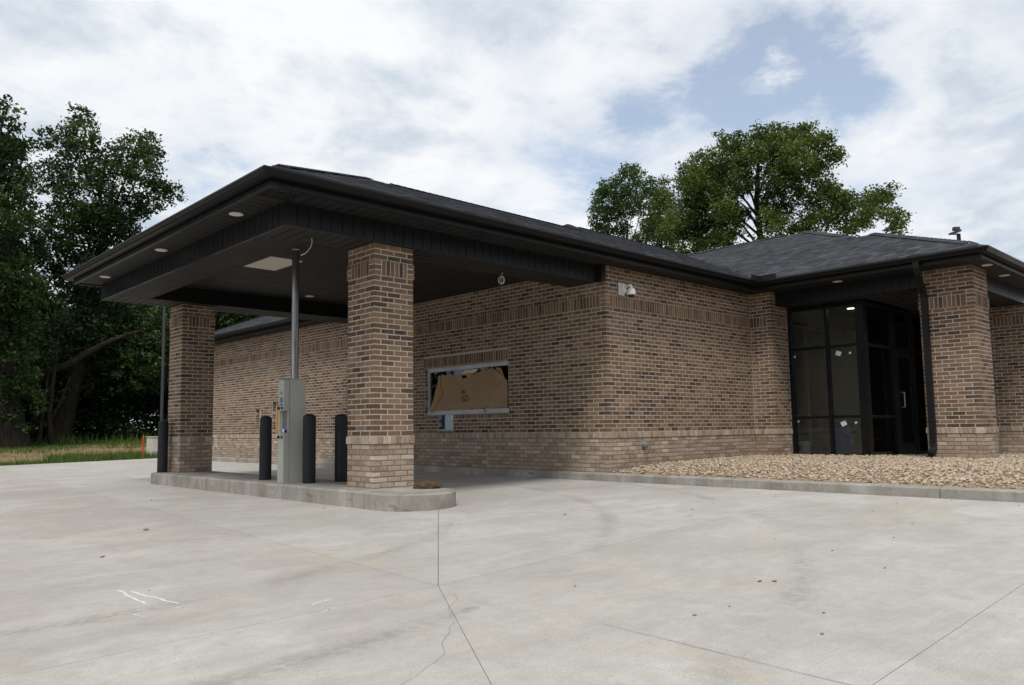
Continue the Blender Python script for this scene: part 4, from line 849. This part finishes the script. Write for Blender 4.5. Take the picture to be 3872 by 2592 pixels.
# teller cabinet with its tube
k = thing('teller_cabinet', 'grey remote teller cabinet on the island with steel tube rising to the canopy', 'teller machine', (0, 2.0, 0)); kx, ky_ = -.227, 1.888
def kb(name, m, x0, x1, y0, y1, z0, z1, parent=k, bev=.004):
    me = MB().box(x0, x1, y0, y1, z0, z1).mesh(name, m); b = bmesh.new(); b.from_mesh(me); bmesh.ops.bevel(b, geom=list(b.edges), offset=min(bev, (x1-x0)*.3, (y1-y0)*.3, (z1-z0)*.3), segments=2, affect='EDGES'); b.to_mesh(me); b.free(); return link(name, me, parent)
cab = kb('cabinet', 'kiosk', kx+.092, kx+.335, ky_-.004, ky_+.24, .0, 1.445); kb('top_plate', 'kiosk', kx-.004, kx+.34, ky_-.008, ky_+.244, 1.446, 1.456)
kb('back_plate', 'kiosk', kx+.080, kx+.088, ky_-.001, ky_+.175, .0, 1.444)
head = kb('upper_unit', 'kiosk', kx, kx+.078, ky_, ky_+.172, 1.005, 1.442)
q = MB(); q.add([(kx, ky_, 0), (kx+.078, ky_, 0), (kx+.078, ky_+.172, 0), (kx, ky_+.172, 0), (kx, ky_, .665), (kx+.078, ky_, .705), (kx+.078, ky_+.172, .705), (kx, ky_+.172, .665)], [(3, 2, 1, 0), (4, 5, 6, 7), (0, 1, 5, 4), (1, 2, 6, 5), (2, 3, 7, 6), (3, 0, 4, 7)]); ped = q.obj('lower_unit', 'kiosk', k)
kb('bay', 'kiosk_dark', kx+.070, kx+.079, ky_+.012, ky_+.16, .712, 1.002); kb('bay_side', 'silver', kx+.02, kx+.078, ky_+.163, ky_+.171, .70, 1.004); kb('bay_side', 'silver', kx+.060, kx+.079, ky_+.002, ky_+.010, .70, 1.004)
kb('carrier', 'white', kx+.020, kx+.062, ky_+.03, ky_+.075, .702, .752); kb('carrier_cap', 'blue', kx+.020, kx+.062, ky_+.015, ky_+.029, .702, .745)
def btn(y, z, m, r=.017): 
    q = MB().tube([(kx+.002, y, z), (kx-.020, y, z)], r, 16); q.obj('button', m, k, True); MB().tube([(kx-.004, y, z), (kx-.012, y, z)], r*1.25, 16).obj('button_ring', 'dark', k, True)
btn(ky_+.048, 1.043, 'green'); btn(ky_+.135, 1.043, 'dark'); btn(ky_+.048, .638, 'green'); btn(ky_+.135, .638, 'dark')
kb('label_plate', 'blue', kx-.003, kx+.001, ky_+.035, ky_+.125, 1.080, 1.100); kb('speaker_grille', 'kiosk_dark', kx-.002, kx+.001, ky_+.03, ky_+.115, 1.120, 1.195)
MB().tube([(kx+.001, ky_+.075, 1.255), (kx-.003, ky_+.075, 1.255)], .024, 20).obj('lens', 'kiosk_dark', k, True); MB().tube([(kx+.001, ky_+.035, 1.395), (kx-.004, ky_+.035, 1.395)], .013, 16).obj('lock', 'silver', k, True)
pole = MB().tube([(0, 2.01, 1.445), (0, 2.01, 2.0), (0, 2.01, 2.7), (0, 2.01, 3.36)], .053, 28).obj('tube', 'steel', k, True); MB().lathe([(.075, 1.457), (.075, 1.466), (.058, 1.470)], 0, 2.01, 24).obj('collar', 'kiosk', k, True)
ring = MB(); ring.sweep([(.0, 3.338), (.0, 3.352), (.052, 3.352), (.052, 3.338)], [(0.057*math.cos(a), 2.01-.057*math.sin(a)) for a in np.linspace(0, 2*PI, 24, endpoint=False)], True); ring.obj('ceiling_ring', 'cream', k)

# loose cables below the beam
w = [(-.46, .30, 3.085), (-.455, .295, 3.02), (-.47, .30, 2.96), (-.50, .315, 2.90), (-.545, .335, 2.855), (-.59, .355, 2.83)]
tag(MB().tube([(-.72, .30, 3.09), (-.715, .30, 3.03), (-.73, .305, 2.97), (-.765, .32, 2.915), (-.80, .335, 2.88), (-.84, .35, 2.86)], .0055, 8).obj('cable_end', 'cable', smooth=True), 'short white cable end hanging from the canopy beam near the steel tube', 'cable')
q = MB(); cx_, cy_, ct = 2.54, .335, 3.085; q.tube([(cx_+.02, cy_, ct), (cx_+.012, cy_, ct-.03), (cx_-.005, cy_, ct-.065)], .0055, 8)
for kk, (rx, rz, ph, yo) in enumerate(((.043, .060, 0, 0), (.036, .062, .3, .012), (.022, .055, -.3, -.01), (.040, .050, .6, .02))):
    q.tube([(cx_-.002 + rx*math.sin(a+ph*.2)*math.cos(.8) , cy_+yo - rx*math.sin(a)*math.sin(.8), ct-.125 + rz*math.cos(a+ph*.1)) for a in np.linspace(0, 2*PI, 22)], .005, 8)
tag(q.obj('cable_coil', 'cable', smooth=True), 'small coil of white cable hanging below the canopy beam by the brick wall', 'cable')

# security camera
sc = thing('security_camera', 'white dome security camera on a bracket high on the front brick wall', 'camera', (4.76, YW, 2.99))
kb('wall_plate', 'white', 4.695, 4.835, YW-.030, YW-.012, 2.895, 3.100, sc); kb('junction_box', 'white', 4.715, 4.815, YW-.095, YW-.031, 2.93, 3.075, sc)
MB().tube([(4.765, YW-.09, 3.02), (4.758, YW-.17, 3.03), (4.748, YW-.225, 3.028), (4.738, YW-.245, 3.005), (4.736, YW-.247, 2.975)], .026, 14).obj('arm', 'white', sc, True)
MB().lathe([(.062, 2.868), (.068, 2.875), (.068, 2.935), (.063, 2.955), (.045, 2.972), (.028, 2.980)], 4.736, YW-.247, 28).obj('housing', 'white', sc, True)
MB().lathe([(.006, 2.816), (.028, 2.822), (.042, 2.838), (.049, 2.867)], 4.736, YW-.247, 24).obj('dome', 'dome', sc, True)
pc = thing('pipe_outlet', 'grey pipe outlet sticking out low on the front brick wall above the rocks', 'pipe', (5.27, YW, .40))
MB().tube([(5.27, YW+.01, .422), (5.27, YW-.075, .420), (5.27, YW-.082, .420)], [.050, .050, .042], 20).obj('cap', 'grey_metal', pc, True); MB().tube([(5.27, YW-.078, .420), (5.27, YW-.10, .420)], .02, 6).obj('plug', 'grey_metal', pc); MB().tube([(5.27, YW+.012, .422), (5.27, YW-.022, .422)], .062, 20).obj('flange', 'grey_metal', pc, True)

# clod of dirt on the nose of the island
b = bmesh.new(); bmesh.ops.create_icosphere(b, subdivisions=4, radius=1.0)
from mathutils import noise as mn
for v in b.verts:
    f = 1 + .22*mn.noise(v.co*2.1) + .12*mn.noise(v.co*6) + .08*mn.noise(v.co*13); v.co = Vector((v.co.x*.165*f, v.co.y*.075*f, max(v.co.z, -.5)*.062*f + .030))
me = bpy.data.meshes.new('dirt_clod'); b.to_mesh(me); b.free(); me.attributes.new('tone', 'FLOAT', 'POINT'); me.materials.append(M['dirt']); me.polygons.foreach_set('use_smooth', [True]*len(me.polygons))
tag(link('dirt_clod', me, None, (.445, -.49, -.001), math.radians(-42)), 'long brown clod of dried dirt on the island beside the near column', 'dirt clod')

# bucket and barrel in the lobby
bk = thing('bucket', 'white plastic bucket standing behind the left pane of the entrance glass', 'bucket', (10.02, -.66, .088))
MB().lathe([(.115, .089), (.135, .36), (.143, .365), (.143, .385), (.137, .388)], 10.02, -.66, 28).obj('pail', 'bucket', bk, True); MB().lathe([(.1375, .33), (.1455, .335), (.1455, .35), (.1375, .352)], 10.02, -.66, 28).obj('rim', 'bucket', bk, True); MB().box(9.892, 9.896, -.70, -.62, .22, .30).obj('label', 'red', bk)
tr = thing('trash_barrel', 'blue grey trash barrel standing inside the entrance glass', 'trash can', (10.6, -1.2, .088))
MB().lathe([(.185, .089), (.215, .72), (.235, .725), (.235, .755), (.22, .76)], 10.6, -1.2, 28).obj('drum', 'barrel', tr, True); MB().box(10.55, 10.65, -1.46, -1.41, .55, .60).obj('handle', 'barrel', tr)

# far things: lamp posts, box, marker
lp = thing('lamp_post', 'slim dark lamp post rising behind the far bollard, head hidden above the canopy', 'lamp post', (4.72, 20.15, hl(4.7, 20.15)))
MB().tube([(4.72, 20.15, -.2), (4.72, 20.15, 6.6)], [.055, .046], 14).obj('pole', 'post', lp, True); MB().box(4.45, 5.0, 20.0, 20.3, 6.6, 6.70).obj('lamp_head', 'bronze', lp); MB().lathe([(.25, -.2), (.25, .1), (.2, .12)], 4.72, 20.15, 16).obj('footing', 'kerb', lp)
lq = thing('lamp_post', 'distant lamp post with flat head showing over the right end of the roof', 'lamp post', (32.93, 2.81, -.3)); d = Vector((-.80, .60, 0)); Pq = Vector((32.93, 2.81, 0))
q = MB(); q.box(-.075, .075, -.075, .075, -.3, 9.05); q.obj('pole', 'bronze', lq); lq.children[0].location = Pq - WLOC[lq.name]; lq.children[0].rotation_euler = (0, 0, math.radians(20))
hm = MB(); hm.add([(-.48, -.2, 9.05), (.08, -.2, 9.16), (.08, .2, 9.16), (-.48, .2, 9.05), (-.52, -.2, 9.12), (.08, -.2, 9.26), (.08, .2, 9.26), (-.52, .2, 9.12)], [(3, 2, 1, 0), (4, 5, 6, 7), (0, 1, 5, 4), (1, 2, 6, 5), (2, 3, 7, 6), (3, 0, 4, 7)]); h1 = hm.obj('lamp_head', 'post', lq)
h2 = MB().box(-.30, .05, -.12, .12, 9.22, 9.38).obj('lamp_fins', 'post', lq); h3 = MB().box(-.42, .02, -.14, .14, 9.055, 9.075).obj('lamp_lens', 'grey_metal', lq)
for o in (h1, h2, h3): o.location = Pq - WLOC[lq.name]; o.rotation_euler = (0, 0, math.radians(-42.6)); o.scale = (.72, .72, 1)
ub = thing('utility_box', 'pale utility box on a slab by the grass, half hidden by the far bollard', 'utility box', (4.85, 20.6, -.15))
kb('casing', 'cream', 4.50, 5.15, 20.35, 20.95, -.10, .56, ub, .02); kb('lid', 'cream', 4.48, 5.17, 20.33, 20.97, .562, .60, ub, .008); kb('slab', 'kerb', 4.0, 5.4, 19.6, 21.3, -.25, -.105, ub)
tag(MB().box(3.93, 3.97, 19.63, 19.67, -.25, .60).add([(3.93, 19.63, .60), (3.97, 19.63, .60), (3.97, 19.67, .60), (3.93, 19.67, .60), (3.95, 19.65, .68)], [(0, 1, 4), (1, 2, 4), (2, 3, 4), (3, 0, 4)]).obj('marker_stake', 'orange'), 'orange marker stake in the grass beside the pale utility box', 'stake')

# scraps on the drive
def pebble(x, y, s, label, group=None, m='pebble'):
    V = IV*np.array([s, s*.75, s*.5])*(1+rng.uniform(-.2, .2, (len(IV), 1))); V[:, 2] += s*.3
    tag(link('pebble', np_mesh('pebble', V, IF, np.full(len(IV), random.random()), m, True), None, (x, y, G(x, y)), random.uniform(0, 6)), label, 'pebble', group)
for x, y in ((1.02, -5.68), (.15, -5.58), (-1.645, -6.32), (-2.01, -6.48), (-1.96, -4.98), (-2.09, -5.88), (-1.82, -5.91), (2.6, -4.9), (1.7, -3.4), (-3.75, -3.1), (-1.2, -2.5), (.9, -4.6), (3.5, -4.25), (-.3, -6.1), (.4, -5.0), (1.9, -5.5)): pebble(x+random.uniform(-.02, .02), y, random.uniform(.006, .013), 'small grey brown pebble lying loose on the concrete drive', 'loose pebbles on the drive')
pebble(-2.751, -.123, .03, 'larger grey stone lying alone on the drive left of the joint', None)
lf = MB(); lf.add([(-.035, 0, .004), (-.01, -.016, .010), (.02, -.012, .006), (.04, 0, .012), (.018, .014, .016), (-.012, .017, .007), (0, 0, .002)], [(0, 1, 6), (1, 2, 6), (2, 3, 6), (3, 4, 6), (4, 5, 6), (5, 0, 6)]); lm = lf.mesh('dry_leaf', 'dry_leaf')
for x, y in ((-3.56, -1.50), (-.62, .13), (-1.55, 3.17), (-1.16, -5.72), (-1.10, -5.78), (.6, -2.6)):
    o = link('dry_leaf', lm, None, (x, y, G(x, y)), random.uniform(0, 6)); tag(o, 'brown dry leaf lying on the concrete drive', 'leaf', 'dry leaves on the drive'); s = random.uniform(.5, .85); o.scale = (s, s, s)

# ------------------------------------------------------------------ trees
L1=[(1.45,31.25,15.1,0.47),(1.72,31.2,14.54,0.61),(1.99,31.15,13.74,0.74),(1.61,31.22,13.43,0.95),(2.35,31.08,13.57,0.38),(1.85,31.17,12.38,1.22),(2.47,31.05,11.63,0.81),(1.72,31.2,10.56,1.49),(2.43,31.06,10.06,0.95),(2.07,31.13,8.82,1.49),(2.87,30.97,8.9,0.81),(1.94,31.16,7.26,1.49),(2.73,31.0,7.09,0.95),(2.2,31.11,5.29,1.22),(0.85,31.35,12.81,1.49),(0.76,31.36,10.42,1.76),(1.04,31.32,8.11,1.76),(1.03,31.32,5.8,1.62),(2.14,31.12,4.35,0.95),(2.39,31.07,2.97,0.81),(2.03,31.14,2.04,0.81),(0.59,31.39,14.55,1.08)]
L2=[(5.46,34.47,16.86,0.67),(5.43,34.47,15.81,1.04),(4.75,34.64,15.35,0.74),(3.96,34.82,15.27,0.52),(5.81,34.37,14.62,1.11),(4.69,34.66,13.76,1.34),(8.45,33.58,16.38,0.67),(7.92,33.75,15.65,0.89),(7.09,34.01,15.24,0.74),(8.77,33.47,15.49,0.67),(8.31,33.63,14.56,1.04),(7.13,34.0,13.83,1.34),(6.26,34.25,15.25,0.45),(9.06,33.37,13.51,0.74),(9.55,33.19,13.35,0.59),(9.98,33.03,13.4,0.33),(8.59,33.53,12.89,0.89),(7.64,33.84,12.35,1.19),(8.93,33.41,13.93,0.45),(5.88,34.35,12.55,1.63),(6.96,34.05,11.3,1.49),(7.92,33.75,10.84,0.89),(5.93,34.34,10.64,1.78),(4.99,34.58,11.62,1.49),(7.71,33.82,9.7,1.04),(6.78,34.1,9.35,1.49),(5.65,34.41,8.57,1.78),(6.84,34.08,7.3,1.63),(8.27,33.64,6.28,1.49),(9.23,33.31,6.05,1.19),(7.48,33.89,5.29,1.63),(6.07,34.3,5.91,1.49),(8.79,33.46,4.65,1.34),(9.74,33.12,4.95,0.89),(8.11,33.69,3.68,1.34),(4.48,34.71,9.81,1.34)]
R1=[(27.26,6.7,13.81,0.25),(27.11,7.02,13.59,0.42),(26.92,7.42,13.53,0.49),(26.64,7.99,13.48,0.56),(26.36,8.55,13.65,0.42),(26.35,8.57,13.16,0.63),(25.98,9.25,13.33,0.42),(25.6,9.93,13.43,0.35),(25.75,9.65,13.11,0.56),(25.42,10.23,12.98,0.42),(25.0,10.92,12.92,0.32),(25.14,10.7,12.47,0.56),(24.81,11.22,12.17,0.49),(24.55,11.63,11.86,0.32),(26.77,7.73,12.89,0.7),(27.17,6.89,12.82,0.63),(27.42,6.33,12.79,0.49),(27.55,6.04,12.94,0.28),(27.63,5.85,12.23,0.42),(27.72,5.64,12.09,0.21),(27.39,6.41,12.05,0.56),(27.03,7.2,12.04,0.77),(26.62,8.04,12.24,0.77),(26.18,8.88,12.44,0.7),(25.8,9.57,12.32,0.7),(25.4,10.26,12.06,0.77),(24.94,11.01,11.65,0.7),(25.18,10.63,11.04,0.77),(25.62,9.89,11.24,0.77),(26.01,9.2,11.43,0.7),(26.74,7.79,11.38,0.77),(27.17,6.9,11.25,0.63),(27.46,6.24,11.01,0.42),(27.55,6.03,10.78,0.35),(24.82,11.2,10.96,0.63),(24.74,11.33,10.27,0.7),(25.16,10.66,10.2,0.77),(25.57,9.98,10.27,0.77),(24.44,11.8,9.89,0.56),(24.24,12.09,9.42,0.49),(24.72,11.36,9.5,0.7),(25.14,10.69,9.29,0.7),(25.65,9.84,9.42,0.7),(25.83,9.53,10.22,0.56),(26.53,8.21,10.61,0.63),(26.72,7.84,10.02,0.56),(26.43,8.41,9.88,0.42),(26.56,8.15,9.37,0.56),(27.0,7.26,10.62,0.42),(27.25,6.72,10.21,0.49),(27.5,6.16,10.33,0.49),(27.68,5.73,10.13,0.42),(27.84,5.34,10.08,0.42),(28.05,4.8,10.06,0.42),(28.22,4.37,10.19,0.42),(28.31,4.1,10.15,0.35),(28.39,3.88,10.24,0.21),(28.15,4.56,9.57,0.49),(27.94,5.1,9.45,0.56),(28.34,4.04,9.23,0.42),(28.48,3.62,9.1,0.28),(28.54,3.46,9.14,0.14),(28.42,3.79,8.81,0.35),(27.6,5.91,9.63,0.56),(27.33,6.53,9.38,0.56),(27.11,7.03,9.37,0.42),(27.75,5.56,9.05,0.49),(26.97,7.32,9.14,0.42),(25.47,10.15,8.55,0.84),(26.4,8.46,8.38,0.84),(27.22,6.79,8.54,0.7),(24.78,11.28,8.44,0.7)]
R2=[(27.45,16.21,14.34,0.16),(27.21,16.53,14.12,0.36),(27.48,16.16,13.84,0.48),(27.05,16.73,13.64,0.32),(26.81,17.05,13.5,0.32),(26.56,17.37,13.32,0.4),(26.4,17.56,12.88,0.48),(26.95,16.87,12.99,0.64),(27.52,16.11,13.01,0.64),(27.98,15.47,13.44,0.24),(27.98,15.48,13.03,0.4),(26.29,17.7,12.23,0.48),(26.79,17.08,12.19,0.72),(27.41,16.26,12.12,0.64),(26.14,17.89,12.24,0.24),(26.28,17.72,11.41,0.56),(26.52,17.41,11.06,0.48),(27.01,16.79,11.18,0.48)]
R3=[(30.82,16.64,14.32,0.3),(30.76,16.72,13.89,0.34),(30.7,16.81,13.37,0.6),(30.89,16.54,13.0,0.6),(30.46,17.16,12.88,0.51),(30.35,17.32,12.2,0.6),(30.64,16.91,12.16,0.68),(29.94,17.88,11.37,0.51),(30.29,17.4,11.42,0.6),(30.8,16.67,10.93,0.77)]

def quads(P, size, tone_c, up_bias=.65):
    n = len(P); nrm = rng.normal(size=(n, 3)); nrm[:, 2] += up_bias; nrm /= np.linalg.norm(nrm, axis=1)[:, None]
    a = np.cross(nrm, rng.normal(size=(n, 3))); a /= np.linalg.norm(a, axis=1)[:, None]; b = np.cross(nrm, a); s = (size*rng.uniform(.5, 1.45, n))[:, None]
    V = np.stack([P-a*s, P+b*s*.55, P+a*s, P-b*s*.55], 1).reshape(-1, 3); F = np.arange(4*n).reshape(n, 4); return V, F, np.repeat(tone_c, 4)
def crown(lobes, dens, size, depth, copies=2, twig=.20):
    out, tn = [], []
    for (x, y, z, r) in lobes:
        for c in range(copies):
            if c == 0 and z > 8.5 and size > .08: r *= .88
            kf = 1 + rng.uniform(-depth, depth); ctr = np.array(CAM) + (np.array([x, y, z])-np.array(CAM))*kf; ctr[2] = z + (ctr[2]-z)*.5
            nt = max(3, int(dens*r*r/16)); d = rng.normal(size=(nt, 3)); d /= np.linalg.norm(d, axis=1)[:, None]
            tw = ctr + d*(r*rng.uniform(.25, 1.12, nt)**.6)[:, None]*np.array([1, 1, .85]); lt = rng.normal(0, .17)
            for q in range(nt):
                m = rng.integers(9, 24); out.append(tw[q] + rng.normal(size=(m, 3))*twig*np.array([1, 1, .6])); tn.append(np.clip(.5 + lt + rng.normal(0, .14) + rng.normal(0, .15, m), 0, 1))
    P = np.concatenate(out); return P, np.concatenate(tn)
def tree(name, label, base, lobes, dens, size, leaf, depth=.05, trunk_r=.4, lean=None, copies=2, group=None, limbs=26, cat='tree', fork=.35, twig=.20):
    t = thing(name, label, cat, base, group); base = Vector(base); top = max(l[2] for l in lobes); cxm = sum(l[0]*l[3] for l in lobes)/sum(l[3] for l in lobes); cym = sum(l[1]*l[3] for l in lobes)/sum(l[3] for l in lobes)
    H = (top-base.z)*.80; tip = Vector((cxm, cym, base.z+H)) if lean is None else Vector(lean)
    ax = [base + (tip-base)*f + Vector((random.uniform(-.25, .25), random.uniform(-.25, .25), 0))*(0 < f < 1) for f in np.linspace(0, 1, 8)]
    ax[0] = base - Vector((0, 0, .3)); q = MB(); q.tube(ax, [trunk_r*(1.35 if i == 0 else 1-.86*(i/7)**.9) for i in range(8)], 10)
    ls = sorted(lobes, key=lambda l: -l[3])[:limbs]
    for (x, y, z, r) in ls:
        f = max(.12, min(.95, ((z-base.z)/H)*.72)); i = f*7; k0 = int(i); s = ax[k0].lerp(ax[min(7, k0+1)], i-k0); e = Vector((x, y, z)); m = s.lerp(e, .5) + Vector((random.uniform(-.3, .3), random.uniform(-.3, .3), .10*(e-s).length)); rr = trunk_r*.30*(1-f*.6)
        q.tube([s, s.lerp(m, .5)+Vector((0, 0, .08)), m, m.lerp(e, .55), e], [rr, rr*.8, rr*.62, rr*.42, .02], 6)
    q.obj('trunk', 'bark', t, True); P, tn = crown(lobes, dens, size, depth, copies, twig); V, F, T = quads(P, size, tn)
    link('crown', np_mesh('crown', V, F, T, leaf), t); return t
def gz(x, y): return hl(x, y) if y > 19 else -.5
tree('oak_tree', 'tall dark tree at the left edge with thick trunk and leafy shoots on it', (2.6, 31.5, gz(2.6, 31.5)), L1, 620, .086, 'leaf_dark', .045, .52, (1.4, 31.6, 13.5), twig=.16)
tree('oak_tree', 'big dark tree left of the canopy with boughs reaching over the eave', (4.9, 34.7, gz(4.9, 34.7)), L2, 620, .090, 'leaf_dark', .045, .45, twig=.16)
tree('oak_tree', 'large broad oak rising behind the roof in the middle right', (26.2, 8.9, -.5), R1, 1900, .060, 'leaf_oak', .05, .36, (26.3, 8.6, 12.6), limbs=18, twig=.13)
tree('maple_tree', 'smaller green tree left of the big oak behind the roof', (27.1, 16.6, -.5), R2, 1700, .064, 'leaf_green', .04, .20, limbs=12, twig=.13)
tree('maple_tree', 'olive green tree squeezed between the big oak and the smaller green tree', (30.5, 17.1, -.5), R3, 1700, .064, 'leaf_oak', .04, .22, limbs=9, twig=.13)
def rl(cx, cy, z0, z1, w, n, r0, r1): return [(cx+random.uniform(-w, w), cy+random.uniform(-w*.5, w*.5), random.uniform(z0, z1), random.uniform(r0, r1)) for _ in range(n)]
for x, y, h, w, lb in ((-5.0, 38, 12, 3.6, 'dark forest tree cut by the left edge'), (1.2, 43, 11, 3.6, 'shaded forest tree behind the thick left trunk'), (6.6, 42, 9.5, 3.4, 'shaded forest tree below the reaching boughs'), (12.0, 40, 8.8, 3.2, 'shaded forest tree beyond the slim lamp post'), (17.0, 38, 9.2, 3.2, 'sunlit forest tree showing between far column and rear roof'), (-1.5, 49, 10.5, 4.2, 'deep forest tree behind the left trunks'), (5.0, 50, 10.5, 4.2, 'deep forest tree in the middle of the wood'), (11.5, 48, 9.5, 4.0, 'deep forest tree toward the lamp post'), (-11, 36, 12.5, 4.2, 'forest tree outside the picture to the left'), (-18, 33, 12, 4.2, 'forest tree well outside the picture to the left'), (-25, 29, 13, 4.4, 'outermost forest tree, added out of view on the left')):  # last three stand out of view, added to darken window reflection and side light
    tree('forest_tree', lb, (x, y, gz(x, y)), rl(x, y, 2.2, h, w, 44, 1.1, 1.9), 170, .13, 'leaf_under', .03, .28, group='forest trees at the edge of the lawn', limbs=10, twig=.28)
for i, (x, y, h, lb) in enumerate(((-2.2, 34.5, 2.6, 'leafy bush at the foot of the left trees'), (1.0, 36.5, 3.0, 'dark bush behind the thick left trunk'), (4.4, 37.5, 3.2, 'dark tall bush in the middle of the forest edge'), (7.2, 36.0, 2.8, 'dark bush below the fallen limb'), (9.7, 35.2, 2.6, 'low bush right of the forest edge, near the lamp post'), (13.0, 34.0, 3.0, 'brushy bush behind the far column'), (5.4, 38.8, 3.0, 'tall bush behind the broken limb'), (3.2, 39.0, 2.6, 'shadowed bush between the two left trunks'))):
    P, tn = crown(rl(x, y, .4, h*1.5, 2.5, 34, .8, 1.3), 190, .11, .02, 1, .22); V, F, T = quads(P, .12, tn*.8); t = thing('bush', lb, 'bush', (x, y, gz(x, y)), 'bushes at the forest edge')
    link('foliage', np_mesh('foliage', V, F, T, 'leaf_under'), t); q = MB()
    for _ in range(6): q.tube([(x+random.uniform(-.3, .3), y, gz(x, y)-.1), (x+random.uniform(-1, 1), y+random.uniform(-.5, .5), h*.5), (x+random.uniform(-1.8, 1.8), y, h*.95)], [.06, .04, .01], 5)
    q.obj('stem', 'bark', t)
for (pts, r, lb) in (([(3.57, 31.84, .2), (3.60, 31.83, 1.2), (3.72, 31.82, 2.4), (3.9, 31.9, 4.5)], .10, 'thin left stem of the two slender trees at the forest edge'), ([(4.05, 31.72, .2), (3.90, 31.77, 1.5), (4.0, 31.74, 3.2), (4.2, 31.9, 5.6)], .13, 'forked slender tree right of the thin stem at the forest edge')):
    t = thing('slender_tree', lb, 'tree', (pts[0][0], pts[0][1], .2)); q = MB().tube(pts, [r, r*.85, r*.7, r*.4], 8)
    if r > .12: q.tube([(3.93, 31.76, 1.3), (4.33, 31.66, 2.2), (4.7, 31.6, 3.4)], [.08, .06, .03], 6)
    q.obj('trunk', 'bark', t, True); e = pts[-1]; P, tn = crown([(e[0]+random.uniform(-.6, .6), e[1], e[2]+random.uniform(-.6, .8), .6) for _ in range(5)], 200, .09, .01, 1); V, F, T = quads(P, .09, tn); link('crown', np_mesh('crown', V, F, T, 'leaf_dark'), t)
tag(MB().tube([(2.7, 32.9, 2.6), (3.15, 32.95, 3.0), (4.12, 32.74, 3.7), (4.87, 32.55, 4.05), (5.63, 32.35, 4.62), (6.4, 32.13, 5.14), (7.19, 31.89, 5.52), (7.89, 31.66, 5.8)], [.13, .15, .17, .165, .15, .12, .09, .05], 10).obj('fallen_limb', 'bark', smooth=True), 'long broken limb hanging slantwise across the dark forest edge', 'limb')
iv = rl(2.45, 31.0, 3.2, 6.6, .45, 16, .35, .6) + rl(3.0, 31.0, 1.0, 5.0, .22, 10, .2, .35); P, tn = crown(iv, 420, .09, .003, 1, .15); V, F, T = quads(P, .085, np.clip(tn+.2, 0, 1)); tag(link('ivy', np_mesh('ivy', V, F, T, 'leaf_green')), 'pale green ivy climbing the thick trunk at the left', 'ivy')

# unseen wood added behind the camera: blocks low skylight, shows in the glass
P = np.concatenate([np.array([x, -46+random.uniform(-3, 3), random.uniform(0, 1)**.8*(11+3*math.sin(x*.21)+2*math.sin(x*.53))-.6]) + rng.normal(size=(16, 3))*np.array([1.2, 1.0, .9]) for x in np.linspace(-80, 110, 1500)])
V, F, T = quads(P, .42, np.clip(rng.normal(.45, .2, len(P)), 0, 1)); tag(link('wood', np_mesh('wood', V, F, T, 'leaf_dark')), kind='stuff')

# ------------------------------------------------------------------ grass and straw
def blades(n, xr, yr, h0, h1, w, name, m, clump=0.0, keep=None):
    x = rng.uniform(*xr, n); y = yr[0] + (yr[1]-yr[0])*rng.random(n)
    if clump: cxs = rng.uniform(*xr, n//14); cys = rng.uniform(*yr, n//14); k = rng.integers(0, n//14, n); x = np.where(rng.random(n) < clump, cxs[k]+rng.normal(0, .16, n), x); y = np.where(rng.random(n) < clump, cys[k]+rng.normal(0, .16, n), y)
    y = np.maximum(y, 19.04); z = np.array([hl(a, b) for a, b in zip(x, y)]); h = rng.uniform(h0, h1, n); a = rng.uniform(0, 6.28, n); ww = w*rng.uniform(.6, 1.4, n); lx, ly = rng.normal(0, .32, n)*h, rng.normal(0, .32, n)*h
    B = np.stack([np.stack([x-np.cos(a)*ww, y-np.sin(a)*ww, z-.03], 1), np.stack([x+np.cos(a)*ww, y+np.sin(a)*ww, z-.03], 1), np.stack([x+lx, y+ly, z+h], 1)], 1).reshape(-1, 3)
    tag(link(name, np_mesh(name, B, np.arange(3*n).reshape(n, 3), np.repeat(rng.random(n), 3), m)), kind='stuff')
blades(9000, (-14, 6), (19.03, 20.6), .05, .17, .010, 'grass', 'grass', .5); blades(5200, (1.5, 5.2), (19.1, 21.6), .10, .32, .013, 'grass', 'grass', .75); blades(2600, (-14, 10), (20.4, 27), .05, .22, .012, 'grass', 'grass', .85); blades(12000, (-12, 14), (27, 34), .06, .17, .018, 'grass', 'grass', .4)
blades(3500, (-14, 12), (20.0, 28), .02, .05, .02, 'straw', 'straw', .2); blades(900, (-4, 13), (31, 34), .25, .6, .02, 'grass', 'grass', .8)
